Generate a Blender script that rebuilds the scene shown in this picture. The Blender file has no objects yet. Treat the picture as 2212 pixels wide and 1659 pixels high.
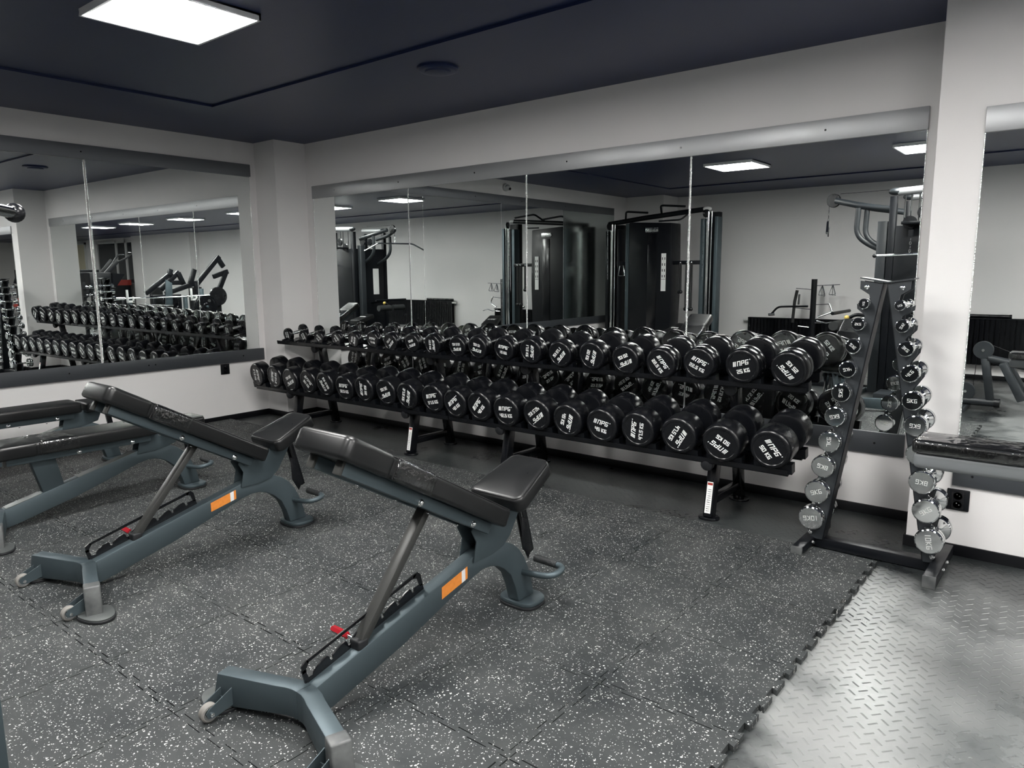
import bpy, bmesh, math, random
from mathutils import Vector, Matrix
random.seed(7)
S = bpy.context.scene
COL = S.collection
PI = math.pi
def rad(a): return a * PI / 180

# ------------------------------------------------------------------ camera, world, exposure
yaw, pit, rol = 0.6783, -0.1528, -0.008
cy_, sy_, cp_, sp_ = math.cos(yaw), math.sin(yaw), math.cos(pit), math.sin(pit)
fw = Vector((-sy_*cp_, cy_*cp_, sp_)); rt = Vector((cy_, sy_, 0)); up = rt.cross(fw)
r2 = rt*math.cos(rol) + up*math.sin(rol); u2 = -rt*math.sin(rol) + up*math.cos(rol)
cam_d = bpy.data.cameras.new('camera'); cam = bpy.data.objects.new('camera', cam_d); COL.objects.link(cam)
cam.matrix_world = Matrix(((r2.x, u2.x, -fw.x, 6.6162), (r2.y, u2.y, -fw.y, -4.5413), (r2.z, u2.z, -fw.z, 1.4321), (0, 0, 0, 1)))
cam_d.sensor_width = 36; cam_d.lens = 1569.6/2212*36; cam_d.clip_start = 0.05; cam_d.clip_end = 100
S.camera = cam
w = bpy.data.worlds.new('world'); S.world = w; w.use_nodes = True
w.node_tree.nodes['Background'].inputs[0].default_value = (0.5, 0.55, 0.62, 1)
w.node_tree.nodes['Background'].inputs[1].default_value = 0.05
S.view_settings.view_transform = 'Standard'; S.view_settings.look = 'None'
S.view_settings.exposure = 1.98; S.view_settings.gamma = 1.0; S.view_settings.use_curve_mapping = False
S.cycles.glossy_bounces = 8; S.cycles.max_bounces = 12; S.cycles.diffuse_bounces = 5
LAMP = 15.0

# ------------------------------------------------------------------ materials
MATS = {}
def mat(name, col, rough=0.5, metal=0.0, spec=0.5, noise=None, bump=None, coat=0.0, mix=None, emit=None):
    """noise=(scale, rough_amount)  bump=(scale, strength, distance)  mix=(scale, colour, amount)"""
    m = bpy.data.materials.new(name); m.use_nodes = True; MATS[name] = m
    nt = m.node_tree; b = nt.nodes['Principled BSDF']
    b.inputs['Base Color'].default_value = (*col, 1); b.inputs['Roughness'].default_value = rough
    b.inputs['Metallic'].default_value = metal; b.inputs['Specular IOR Level'].default_value = spec
    b.inputs['Coat Weight'].default_value = coat
    tc = nt.nodes.new('ShaderNodeTexCoord')
    def nz(scale, det=4):
        n = nt.nodes.new('ShaderNodeTexNoise'); n.inputs['Scale'].default_value = scale; n.inputs['Detail'].default_value = det
        nt.links.new(tc.outputs['Object'], n.inputs['Vector']); return n
    if noise:
        n = nz(noise[0]); r = nt.nodes.new('ShaderNodeMapRange')
        r.inputs['From Min'].default_value = 0.3; r.inputs['From Max'].default_value = 0.7
        r.inputs['To Min'].default_value = max(0.02, rough-noise[1]); r.inputs['To Max'].default_value = min(1, rough+noise[1])
        nt.links.new(n.outputs['Fac'], r.inputs['Value']); nt.links.new(r.outputs['Result'], b.inputs['Roughness'])
    if mix:
        n = nz(mix[0], 6); r = nt.nodes.new('ShaderNodeMapRange')
        r.inputs['From Min'].default_value = 0.35; r.inputs['From Max'].default_value = 0.7; r.inputs['To Max'].default_value = mix[2]
        x = nt.nodes.new('ShaderNodeMix'); x.data_type = 'RGBA'; x.inputs['A'].default_value = (*col, 1); x.inputs['B'].default_value = (*mix[1], 1)
        nt.links.new(n.outputs['Fac'], r.inputs['Value']); nt.links.new(r.outputs['Result'], x.inputs['Factor']); nt.links.new(x.outputs['Result'], b.inputs['Base Color'])
    if bump:
        n = nz(bump[0], 3); bp = nt.nodes.new('ShaderNodeBump'); bp.inputs['Strength'].default_value = bump[1]; bp.inputs['Distance'].default_value = bump[2]
        nt.links.new(n.outputs['Fac'], bp.inputs['Height']); nt.links.new(bp.outputs['Normal'], b.inputs['Normal'])
    if emit:
        b.inputs['Emission Color'].default_value = (*emit[0], 1); b.inputs['Emission Strength'].default_value = emit[1]
    return m
M_wall = mat('wall_paint', (0.79, 0.77, 0.765), 0.6, spec=0.3, bump=(220, 0.12, 0.002), mix=(1.3, (0.73, 0.73, 0.725), 0.6))
M_ceil = mat('ceiling_paint', (0.013, 0.023, 0.075), 0.38, spec=0.45, bump=(120, 0.08, 0.002))
M_base = mat('baseboard_black', (0.005, 0.0055, 0.007), 0.4, spec=0.3)
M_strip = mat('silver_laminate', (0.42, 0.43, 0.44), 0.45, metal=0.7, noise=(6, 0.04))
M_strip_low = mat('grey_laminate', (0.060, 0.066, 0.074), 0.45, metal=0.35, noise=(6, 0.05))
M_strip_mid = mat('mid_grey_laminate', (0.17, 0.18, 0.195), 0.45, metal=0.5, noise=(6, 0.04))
M_mirror = mat('mirror_silver', (0.86, 0.89, 0.88), 0.0, metal=1.0)
M_mirror_film = mat('mirror_film', (0.72, 0.78, 0.76), 0.16, metal=1.0)
M_bevel = mat('mirror_bevel', (0.9, 0.93, 0.92), 0.25, metal=0.9, bump=(90, 0.8, 0.01))
M_frame = mat('teal_grey_paint', (0.072, 0.096, 0.108), 0.47, metal=0.5, spec=0.5, noise=(14, 0.06), bump=(400, 0.08, 0.001))
M_black = mat('black_paint', (0.004, 0.0045, 0.006), 0.22, spec=0.45, noise=(9, 0.06))
M_blackm = mat('black_matte_metal', (0.0045, 0.0055, 0.0075), 0.40, spec=0.28, noise=(9, 0.06))
M_char = mat('charcoal_metal', (0.020, 0.024, 0.028), 0.42)
M_rub = mat('black_rubber', (0.0040, 0.0045, 0.006), 0.27, spec=0.5, noise=(7, 0.04))
M_foot = mat('rubber_foot', (0.010, 0.011, 0.013), 0.5)
M_leather = mat('black_vinyl', (0.007, 0.0075, 0.008), 0.33, spec=0.5, noise=(5, 0.07), bump=(260, 0.12, 0.001))
M_pipe = mat('vinyl_piping', (0.008, 0.008, 0.009), 0.4)
M_strut = mat('worn_grey_paint', (0.050, 0.051, 0.049), 0.40, metal=0.3, noise=(12, 0.06))
M_mid = mat('mid_grey_paint', (0.13, 0.14, 0.145), 0.4)
M_chrome = mat('chrome', (0.80, 0.82, 0.82), 0.07, metal=1.0)
M_steel = mat('brushed_steel', (0.50, 0.51, 0.51), 0.3, metal=1.0, noise=(30, 0.08))
M_worn = mat('worn_grey_rubber_cap', (0.11, 0.115, 0.115), 0.42, mix=(16, (0.035, 0.038, 0.04), 0.9))
M_plate = mat('galvanised_plate', (0.13, 0.14, 0.138), 0.5, metal=0.6, noise=(12, 0.1))
M_wheel = mat('pale_wheel_rubber', (0.22, 0.21, 0.195), 0.55)
M_white = mat('white_print', (0.82, 0.83, 0.82), 0.5)
M_label = mat('white_sticker', (0.78, 0.78, 0.77), 0.45)
M_orange = mat('orange_sticker', (0.80, 0.27, 0.045), 0.45, mix=(60, (0.62, 0.2, 0.03), 0.5))
M_red = mat('red_plastic', (0.33, 0.012, 0.02), 0.25)
M_redb = mat('red_paint', (0.28, 0.03, 0.022), 0.45)
M_etch = mat('etched_steel', (0.75, 0.76, 0.75), 0.45, metal=0.6)
M_yellow = mat('yellow_plastic', (0.7, 0.5, 0.12), 0.4)
M_lampf = mat('lamp_frame_white', (0.80, 0.81, 0.82), 0.45)
M_glow = mat('lamp_diffuser', (0.9, 0.9, 0.9), 0.5, emit=((1.0, 0.985, 0.955), LAMP))
M_blind = mat('cream_blind', (0.62, 0.57, 0.42), 0.7)
M_winf = mat('window_frame_white', (0.65, 0.66, 0.65), 0.4)
M_glassd = mat('night_glass', (0.03, 0.035, 0.04), 0.05, spec=0.8)
M_rope = mat('black_rope', (0.012, 0.012, 0.013), 0.6, bump=(120, 0.8, 0.01))
M_grip = mat('foam_grip', (0.02, 0.022, 0.023), 0.6, bump=(150, 0.5, 0.004))

def cover_mat():
    m = bpy.data.materials.new('clear_plastic_cover'); m.use_nodes = True; nt = m.node_tree
    nt.nodes.remove(nt.nodes['Principled BSDF']); o = nt.nodes['Material Output']
    t = nt.nodes.new('ShaderNodeBsdfTransparent'); t.inputs[0].default_value = (0.93, 0.94, 0.94, 1)
    g = nt.nodes.new('ShaderNodeBsdfGlossy'); g.inputs['Roughness'].default_value = 0.09
    f = nt.nodes.new('ShaderNodeFresnel'); f.inputs['IOR'].default_value = 1.55
    a = nt.nodes.new('ShaderNodeMath'); a.operation = 'MULTIPLY_ADD'; a.inputs[1].default_value = 1.0; a.inputs[2].default_value = 0.07
    mx = nt.nodes.new('ShaderNodeMixShader'); tc = nt.nodes.new('ShaderNodeTexCoord')
    n = nt.nodes.new('ShaderNodeTexNoise'); n.inputs['Scale'].default_value = 26; n.inputs['Detail'].default_value = 2
    b = nt.nodes.new('ShaderNodeBump'); b.inputs['Strength'].default_value = 0.6; b.inputs['Distance'].default_value = 0.01
    L = nt.links.new
    L(tc.outputs['Object'], n.inputs['Vector']); L(n.outputs['Fac'], b.inputs['Height']); L(b.outputs['Normal'], g.inputs['Normal']); L(b.outputs['Normal'], f.inputs['Normal'])
    L(f.outputs[0], a.inputs[0]); L(a.outputs[0], mx.inputs[0]); L(t.outputs[0], mx.inputs[1]); L(g.outputs[0], mx.inputs[2]); L(mx.outputs[0], o.inputs['Surface'])
    return m
M_cover = cover_mat()

def floor_mat():
    """dark grey rubber sheet with a checker-plate relief of short ribs"""
    m = mat('checker_rubber', (0.13, 0.137, 0.14), 0.36, spec=0.75)
    nt = m.node_tree; b = nt.nodes['Principled BSDF']; N = nt.nodes.new; L = nt.links.new
    tc = N('ShaderNodeTexCoord'); mp = N('ShaderNodeMapping'); mp.inputs['Rotation'].default_value = (0, 0, rad(42)); s = 1/0.043
    mp.inputs['Scale'].default_value = (s, s, s); L(tc.outputs['Object'], mp.inputs['Vector'])
    sx = N('ShaderNodeSeparateXYZ'); L(mp.outputs[0], sx.inputs[0])
    def mth(op, a, b_=None, c=None):
        n = N('ShaderNodeMath'); n.operation = op
        for i, v in enumerate((a, b_, c)):
            if v is None: continue
            if isinstance(v, (int, float)): n.inputs[i].default_value = v
            else: L(v, n.inputs[i])
        return n.outputs[0]
    x, y = sx.outputs[0], sx.outputs[1]
    par = mth('MODULO', mth('ABSOLUTE', mth('ADD', mth('FLOOR', x), mth('FLOOR', y))), 2)
    ax = mth('ABSOLUTE', mth('SUBTRACT', mth('FRACT', x), 0.5)); ay = mth('ABSOLUTE', mth('SUBTRACT', mth('FRACT', y), 0.5))
    def rib(a_long, a_short): return mth('MULTIPLY', mth('LESS_THAN', a_long, 0.40), mth('SUBTRACT', 1, mth('MINIMUM', mth('MULTIPLY', a_short, 11), 1)))
    ra, rb = rib(ax, ay), rib(ay, ax)
    h = mth('ADD', mth('MULTIPLY', ra, par), mth('MULTIPLY', rb, mth('SUBTRACT', 1, par)))
    bp = N('ShaderNodeBump'); bp.inputs['Strength'].default_value = 0.7; bp.inputs['Distance'].default_value = 0.0021
    L(h, bp.inputs['Height']); L(bp.outputs['Normal'], b.inputs['Normal'])
    n = N('ShaderNodeTexNoise'); n.inputs['Scale'].default_value = 1.6; n.inputs['Detail'].default_value = 7; n.inputs['Roughness'].default_value = 0.65
    L(tc.outputs['Object'], n.inputs['Vector'])
    r = N('ShaderNodeMapRange'); r.inputs['From Min'].default_value = 0.35; r.inputs['From Max'].default_value = 0.68
    r.inputs['To Min'].default_value = 0.25; r.inputs['To Max'].default_value = 0.42; L(n.outputs['Fac'], r.inputs['Value']); L(r.outputs[0], b.inputs['Roughness'])
    cr = N('ShaderNodeValToRGB'); cr.color_ramp.elements[0].position = 0.33; cr.color_ramp.elements[0].color = (0.11, 0.118, 0.118, 1)
    cr.color_ramp.elements[1].position = 0.66; cr.color_ramp.elements[1].color = (0.225, 0.23, 0.228, 1)
    L(n.outputs['Fac'], cr.inputs[0])
    # colour lighter right of the mat, darker by the racks, with a noisy border
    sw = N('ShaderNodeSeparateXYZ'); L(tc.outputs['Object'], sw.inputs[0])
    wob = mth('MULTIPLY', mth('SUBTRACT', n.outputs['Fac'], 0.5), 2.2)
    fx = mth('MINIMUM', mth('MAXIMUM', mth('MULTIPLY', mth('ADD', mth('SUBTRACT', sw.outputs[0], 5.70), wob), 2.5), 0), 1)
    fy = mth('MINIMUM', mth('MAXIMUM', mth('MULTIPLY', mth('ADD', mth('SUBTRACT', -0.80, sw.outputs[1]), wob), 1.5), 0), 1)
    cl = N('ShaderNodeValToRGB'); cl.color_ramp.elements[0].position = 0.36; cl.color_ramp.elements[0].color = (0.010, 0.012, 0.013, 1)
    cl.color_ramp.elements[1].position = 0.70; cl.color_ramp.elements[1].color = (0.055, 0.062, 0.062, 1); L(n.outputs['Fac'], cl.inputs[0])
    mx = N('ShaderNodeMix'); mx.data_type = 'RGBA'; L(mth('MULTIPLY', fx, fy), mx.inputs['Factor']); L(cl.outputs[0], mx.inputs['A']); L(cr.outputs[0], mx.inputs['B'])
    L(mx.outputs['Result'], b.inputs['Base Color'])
    return m
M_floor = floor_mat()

def fleck_mat():
    """black crumb rubber with white flecks"""
    m = mat('speckled_rubber', (0.05, 0.054, 0.056), 0.62, spec=0.4)
    nt = m.node_tree; b = nt.nodes['Principled BSDF']; N = nt.nodes.new; L = nt.links.new
    tc = N('ShaderNodeTexCoord')
    nd = N('ShaderNodeTexNoise'); nd.inputs['Scale'].default_value = 160; L(tc.outputs['Object'], nd.inputs['Vector'])
    ad = N('ShaderNodeMixRGB'); ad.blend_type = 'LINEAR_LIGHT'; ad.inputs[0].default_value = 0.006; L(tc.outputs['Object'], ad.inputs[1]); L(nd.outputs['Color'], ad.inputs[2])
    def mth(op, a, c):
        n = N('ShaderNodeMath'); n.operation = op
        for i, q in enumerate((a, c)):
            if isinstance(q, (int, float)): n.inputs[i].default_value = q
            else: L(q, n.inputs[i])
        return n.outputs[0]
    def flecks(scale, size, keep):
        v = N('ShaderNodeTexVoronoi'); v.voronoi_dimensions = '2D'; v.inputs['Scale'].default_value = scale; L(ad.outputs[0], v.inputs['Vector'])
        sc = N('ShaderNodeSeparateColor'); L(v.outputs['Color'], sc.inputs[0])
        rr = mth('MULTIPLY', sc.outputs[1], size)
        return mth('MULTIPLY', mth('LESS_THAN', v.outputs['Distance'], rr), mth('GREATER_THAN', sc.outputs[0], 1-keep))
    msk = mth('MAXIMUM', flecks(104, 0.29, 0.25), flecks(175, 0.30, 0.16))
    n = N('ShaderNodeTexNoise'); n.inputs['Scale'].default_value = 2.2; n.inputs['Detail'].default_value = 8; n.inputs['Roughness'].default_value = 0.7; L(tc.outputs['Object'], n.inputs['Vector'])
    cr = N('ShaderNodeValToRGB'); cr.color_ramp.elements[0].position = 0.36; cr.color_ramp.elements[0].color = (0.014, 0.0175, 0.019, 1)
    cr.color_ramp.elements[1].position = 0.68; cr.color_ramp.elements[1].color = (0.050, 0.054, 0.054, 1); L(n.outputs['Fac'], cr.inputs[0])
    x = N('ShaderNodeMix'); x.data_type = 'RGBA'; L(msk, x.inputs['Factor']); L(cr.outputs[0], x.inputs['A']); x.inputs['B'].default_value = (0.66, 0.67, 0.64, 1)
    L(x.outputs['Result'], b.inputs['Base Color'])
    g = N('ShaderNodeTexNoise'); g.inputs['Scale'].default_value = 380; g.inputs['Detail'].default_value = 2; L(tc.outputs['Object'], g.inputs['Vector'])
    bp = N('ShaderNodeBump'); bp.inputs['Strength'].default_value = 0.35; bp.inputs['Distance'].default_value = 0.002; L(g.outputs['Fac'], bp.inputs['Height']); L(bp.outputs['Normal'], b.inputs['Normal'])
    return m
M_fleck = fleck_mat()

# ------------------------------------------------------------------ mesh helpers
def frame_to(d):
    d = Vector(d).normalized(); a = Vector((0, 0, 1)) if abs(d.z) < 0.95 else Vector((0, 1, 0))
    x = a.cross(d).normalized(); y = d.cross(x); return x, y, d
class MB:
    def __init__(s): s.v = []; s.f = []
    def add(s, vs, fs, M=None):
        k = len(s.v)
        s.v += [tuple(M @ Vector(p)) if M else tuple(p) for p in vs]; s.f += [tuple(i+k for i in f) for f in fs]; return s
    def box(s, x0, x1, y0, y1, z0, z1, M=None):
        return s.add([(x0,y0,z0),(x1,y0,z0),(x1,y1,z0),(x0,y1,z0),(x0,y0,z1),(x1,y0,z1),(x1,y1,z1),(x0,y1,z1)],
                     [(0,3,2,1),(4,5,6,7),(0,1,5,4),(1,2,6,5),(2,3,7,6),(3,0,4,7)], M)
    def bar(s, a, b, w_, h, M=None, side=None):
        a, b = Vector(a), Vector(b); x, y, d = frame_to(b-a)
        if side is not None:
            x = Vector(side).normalized(); y = d.cross(x).normalized()
        vs = [p + x*w_/2*i + y*h/2*j for p in (a, b) for i, j in ((-1,-1),(1,-1),(1,1),(-1,1))]
        return s.add(vs, [(0,3,2,1),(4,5,6,7),(0,1,5,4),(1,2,6,5),(2,3,7,6),(3,0,4,7)], M)
    def lathe(s, prof, a, d, n=32, M=None, cap=True):
        """prof: list of (distance along axis, radius)"""
        x, y, d = frame_to(d); a = Vector(a); vs = []; fs = []
        for t, r in prof:
            for i in range(n):
                q = 2*PI*i/n; vs.append(a + d*t + (x*math.cos(q) + y*math.sin(q))*r)
        for k in range(len(prof)-1):
            for i in range(n):
                j = (i+1) % n; fs.append((k*n+i, k*n+j, (k+1)*n+j, (k+1)*n+i))
        if cap:
            fs.append(tuple(range(n-1, -1, -1))); m = (len(prof)-1)*n; fs.append(tuple(range(m, m+n)))
        return s.add(vs, fs, M)
    def cyl(s, a, b, r, n=20, M=None, r1=None):
        a, b = Vector(a), Vector(b); L = (b-a).length; return s.lathe([(0, r), (L, r1 if r1 is not None else r)], a, b-a, n, M)
    def ball(s, c, r, n=16, sq=(1,1,1), M=None):
        c = Vector(c); vs = []; fs = []; m = n//2
        for k in range(m+1):
            th = PI*k/m
            for i in range(n):
                q = 2*PI*i/n; vs.append((c.x+r*sq[0]*math.sin(th)*math.cos(q), c.y+r*sq[1]*math.sin(th)*math.sin(q), c.z+r*sq[2]*math.cos(th)))
        for k in range(m):
            for i in range(n):
                j = (i+1) % n; fs.append((k*n+i, (k+1)*n+i, (k+1)*n+j, k*n+j))
        return s.add(vs, fs, M)
    def prism(s, poly, a0, a1, axis='x', M=None):
        """poly in the plane across the axis: x:(y,z)  y:(x,z)  z:(x,y)"""
        f = {'x': lambda p, t: (t, p[0], p[1]), 'y': lambda p, t: (p[0], t, p[1]), 'z': lambda p, t: (p[0], p[1], t)}[axis]
        n = len(poly); ar = sum(poly[i][0]*poly[(i+1) % n][1]-poly[(i+1) % n][0]*poly[i][1] for i in range(n))
        if (ar < 0) != (axis == 'y'): poly = poly[::-1]
        vs = [f(p, a0) for p in poly] + [f(p, a1) for p in poly]
        fs = [tuple(range(n-1, -1, -1)), tuple(range(n, 2*n))] + [(i, (i+1) % n, (i+1) % n+n, i+n) for i in range(n)]
        return s.add(vs, fs, M)
    def tube(s, path, r, n=12, M=None):
        P = [Vector(p) for p in path]; vs = []; fs = []; prev = None
        for k, p in enumerate(P):
            d = (P[min(k+1, len(P)-1)] - P[max(k-1, 0)]).normalized()
            x = frame_to(d)[0] if prev is None else (prev - d*prev.dot(d)).normalized()
            prev = x; y = d.cross(x)
            for i in range(n):
                q = 2*PI*i/n; vs.append(p + (x*math.cos(q)+y*math.sin(q))*r)
        for k in range(len(P)-1):
            for i in range(n):
                j = (i+1) % n; fs.append((k*n+i, k*n+j, (k+1)*n+j, (k+1)*n+i))
        m = (len(P)-1)*n
        fs += [tuple(range(n-1, -1, -1)), tuple(range(m, m+n))]
        return s.add(vs, fs, M)
    def build(s, name, m, parent=None, bevel=0.0, sharp=38, seg=2, M=None):
        me = bpy.data.meshes.new(name); me.from_pydata(s.v, [], s.f); me.update()
        bm = bmesh.new(); bm.from_mesh(me)
        if bevel:
            bmesh.ops.remove_doubles(bm, verts=bm.verts, dist=1e-5)
            es = [e for e in bm.edges if len(e.link_faces) == 2 and e.calc_face_angle(0) > rad(28)]
            bmesh.ops.bevel(bm, geom=es, offset=bevel, segments=seg, affect='EDGES', profile=0.5, clamp_overlap=True)
        bmesh.ops.recalc_face_normals(bm, faces=bm.faces); bm.to_mesh(me); bm.free()
        me.polygons.foreach_set('use_smooth', [True]*len(me.polygons)); me.set_sharp_from_angle(angle=rad(sharp))
        me.materials.append(m)
        o = bpy.data.objects.new(name, me); COL.objects.link(o)
        if parent: o.parent = parent
        if M: o.matrix_local = M
        return o
def fil(path, r, k=5):
    P = [Vector(p) for p in path]; out = [P[0]]
    for i in range(1, len(P)-1):
        a, b = (P[i-1]-P[i]), (P[i+1]-P[i]); t = min(r, a.length*0.49, b.length*0.49); a = P[i]+a.normalized()*t; b = P[i]+b.normalized()*t
        for j in range(k+1):
            u = j/k; out.append(a*(1-u)**2 + P[i]*2*u*(1-u) + b*u*u)
    out.append(P[-1]); return out
def tag(o, label, cat, group=None):
    o['label'] = label; o['category'] = cat
    if group: o['group'] = group
    return o
def thing(name, label, cat, loc=(0,0,0), rz=0.0, group=None, M=None):
    o = bpy.data.objects.new(name, None); COL.objects.link(o); o.empty_display_size = 0.1
    if M: o.matrix_world = M
    else: o.location = loc; o.rotation_euler = (0, 0, rz)
    return tag(o, label, cat, group)
def struct(o): o['kind'] = 'structure'; return o
def dup(root, M=None, loc=None, label=None, group=None):
    def cp(o, par):
        c = o.copy(); COL.objects.link(c); c.parent = par
        for ch in list(o.children): cp(ch, c)
        return c
    r = cp(root, None)
    if M: r.matrix_world = M
    if loc: r.location = loc
    if label: r['label'] = label
    if group: r['group'] = group
    return r

# squared stroke lettering: each glyph is a list of segments on a 0..1 x 0..1 cell
SEG = {'0': 'ABCDEF', '1': 'BC', '2': 'ABGED', '3': 'ABGCD', '4': 'FGBC', '5': 'AFGCD', '6': 'AFGECD', '7': 'ABC', '8': 'ABCDEFG', '9': 'ABCDFG'}
SL = {'A': ((0,1),(1,1)), 'B': ((1,1),(1,.5)), 'C': ((1,.5),(1,0)), 'D': ((0,0),(1,0)), 'E': ((0,0),(0,.5)), 'F': ((0,.5),(0,1)), 'G': ((0,.5),(1,.5))}
GL = {'K': [((0,0),(0,1)), ((0,.5),(1,1)), ((0,.5),(1,0))], 'G': [((1,1),(0,1)), ((0,1),(0,0)), ((0,0),(1,0)), ((1,0),(1,.45)), ((1,.45),(.5,.45))],
      'N': [((0,0),(0,1)), ((0,1),(1,1)), ((1,1),(1,0))], 'P': [((0,0),(0,1)), ((0,1),(1,1)), ((1,1),(1,.45)), ((1,.45),(0,.45))], '|': [((0,0),(0,1))], '.': [((0,0),(0,.06))], "'": [((0,.95),(0,1.02))], ' ': []}
ADV = {'|': 0.22, '.': 0.62, ' ': 0.75, "'": 0.2, '1': 1.35}
def text_mb(mb, s, h, w_, t, cx, cz, slant=0.0, y=0.0, th=0.0012):
    """writes s centred on (cx,cz) in the XZ plane, facing -Y, front face at y"""
    adv = [ADV.get(c, 1.62)*w_ for c in s]; tot = sum(adv)-0.62*w_; x = cx-tot/2
    for c, a in zip(s, adv):
        segs = [SL[k] for k in SEG[c]] if c in SEG else GL[c]
        for (p, q) in segs:
            ox = -w_ if c == '1' else 0
            if c == '1': ox = -w_*0.6
            P = Vector((x+ox+p[0]*w_+(p[1]-.5)*h*slant, 0, cz-h/2+p[1]*h)); Q = Vector((x+ox+q[0]*w_+(q[1]-.5)*h*slant, 0, cz-h/2+q[1]*h))
            d = (Q-P).normalized()*t*0.5; P = P-d; Q = Q+d
            nx = Vector((-d.z, 0, d.x)).normalized()*t/2
            vs = [(P+nx), (P-nx), (Q-nx), (Q+nx)]; vs = [(v.x, y, v.z) for v in vs] + [(v.x, y+th, v.z) for v in vs]
            mb.add(vs, [(0,1,2,3), (7,6,5,4), (0,4,5,1), (1,5,6,2), (2,6,7,3), (3,7,4,0)])
        x += a
def logo(mb, w_, cz, y, th=0.0012):
    """three slanted bars, then n P G and a dot"""
    h = w_*0.215; lw = w_*0.135; t = w_*0.042
    for k in range(3): text_mb(mb, '|', h, lw, t*0.85, -w_*0.47+k*t*1.5+lw*.16, cz, 0.28, y, th)
    text_mb(mb, 'NPG', h, lw, t, w_*0.10, cz, 0.28, y, th); text_mb(mb, "'", h, lw, t*0.9, w_*0.46, cz+h*0.02, 0.28, y, th)

# ------------------------------------------------------------------ room shell
H = 2.701; XE = 26.0; YB = -7.45; XP = 5.934; YD = -0.411
def wallbox(name, x0, x1, y0, y1, z0=0.0, z1=H+0.1, m=None):
    return struct(MB().box(x0, x1, y0, y1, z0, z1).build(name, m or M_wall))
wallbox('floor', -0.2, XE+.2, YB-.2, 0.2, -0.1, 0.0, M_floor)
wallbox('wall_back', 0, XP, 0, 0.15)
wallbox('wall_back_step', XP, XE, YD, 0.15)
wallbox('wall_left', -0.15, 0, YB-.15, 0.15)
wallbox('wall_opposite', 0, XE, YB-.15, YB)
wallbox('wall_far_right', XE, XE+.15, YB-.15, 0.15)
wallbox('wall_corner_column', 0, 0.339, -0.35, 0)
wallbox('wall_opposite_corner_column', 0, 0.72, YB, -6.90)
wallbox('wall_opposite_pier', 14.7, 18.3, YB, YB+0.3)
# ceiling: soffits at the walls, a shallow trough, and a lowered middle field
c = MB().box(-0.15, XE, YB-.15, 0.15, H+0.015, H+0.16)
c.box(-0.15, XE, -1.43, 0.15, H, H+0.05)
c.box(-0.15, 1.18, YB-.15, -1.43, H, H+0.06)
c.box(1.68, XE, -5.60, -1.95, H-.004, H+0.05)
c.box(1.18, XE, YB-.15, -6.2, H, H+0.06)
struct(c.build('ceiling', M_ceil))
bb = 0.057
def base(name, x0, x1, y0, y1): return struct(MB().box(x0, x1, y0, y1, 0.0, bb).build(name, M_base, bevel=0.002))
base('baseboard_back', 0.35, XP-.012, -0.012, 0)
base('baseboard_step', XP-.012, XE, YD-.012, YD)
base('baseboard_step_return', XP-.012, XP, YD, -0.012)
base('baseboard_left', 0, 0.012, YB, -0.362)
base('baseboard_column_front', 0, 0.351, -0.362, -0.35)
base('baseboard_column_side', 0.339, 0.351, -0.35, 0)
base('baseboard_opposite', 0.72, XE, YB, YB+.012)

# mirrors: separate panes with thin bright ground edges, held by laminate strips
def pane(label, kind, a, b, z0, z1, pos, m=M_mirror, tilt=0.0):
    g = 0.0025; e = 0.006; c_ = (a+b)/2
    t = thing('wall_mirror', label, 'mirror', (0, 0, 0), 0, 'wall mirror panes')
    if tilt:   # the pane sits very slightly out of true on its battens
        t.matrix_world = Matrix.Translation((0.012, c_, 0)) @ Matrix.Rotation(rad(tilt), 4, 'Z') @ Matrix.Translation((0, -c_, 0))
    if kind == 'y':
        MB().box(a+g, b-g, pos-0.006, pos-0.0005, z0, z1).build('glass', m, t)
        for x in (a+g, b-g-e*.6): MB().box(x, x+e*.6, pos-0.0072, pos-0.006, z0, z1).build('ground_edge', M_bevel, t)
    else:
        MB().box(pos+0.0005, pos+0.006, a+g, b-g, z0, z1).build('glass', m, t)
        for y in (a+g, b-g-e*.6): MB().box(pos+0.006, pos+0.0072, y, y+e*.6, z0, z1).build('ground_edge', M_bevel, t)
    return t
xs = [0.445, 1.808, 3.118, 4.469, 5.824]
for i, nm in enumerate(['far left pane of the long mirror, beside the corner column', 'second pane of the long mirror, behind the lighter dumbbells',
                        'third pane of the long mirror, with the cable tower reflected', 'rightmost pane of the long mirror, behind the chrome dumbbell stand']):
    pane(nm, 'y', xs[i], xs[i+1], 0.50, 2.165, 0.0)
ys = [-0.42, -1.93, -3.44, -4.95, -6.46]
for i, nm in enumerate(['pane of the left wall mirror nearest the corner', 'second pane of the left wall mirror from the corner', 'third pane of the left wall mirror from the corner',
                        'frosted last pane of the left wall mirror, seen only as a reflection']):
    pane(nm, 'x', ys[i+1], ys[i], 0.69, 2.375, 0.0, M_mirror_film if i == 3 else M_mirror, 0.8)
pane('mirror on the projecting right wall, cut off by the picture edge', 'y', 6.128, 8.6, 0.475, 2.055, YD)
def strip(label, kind, a, b, z0, z1, pos, m, screws):
    th = 0.018 if kind == 'y' else 0.03
    t = thing('mirror_rail', label, 'mirror rail', (0, 0, 0), 0)
    if kind == 'y': MB().box(a, b, pos-0.018, pos, z0, z1).build('board', m, t, bevel=0.0015)
    else: MB().box(pos, pos+th, a, b, z0, z1).build('board', m, t, bevel=0.0015)
    s_ = MB()
    for q in screws:
        if kind == 'y': s_.cyl((q, pos-0.0195, (z0+z1)/2), (q, pos-0.017, (z0+z1)/2), 0.006, 10)
        else: s_.cyl((pos+th-.001, q, (z0+z1)/2), (pos+th+.0015, q, (z0+z1)/2), 0.006, 10)
    s_.build('screw', M_black, t)
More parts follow.
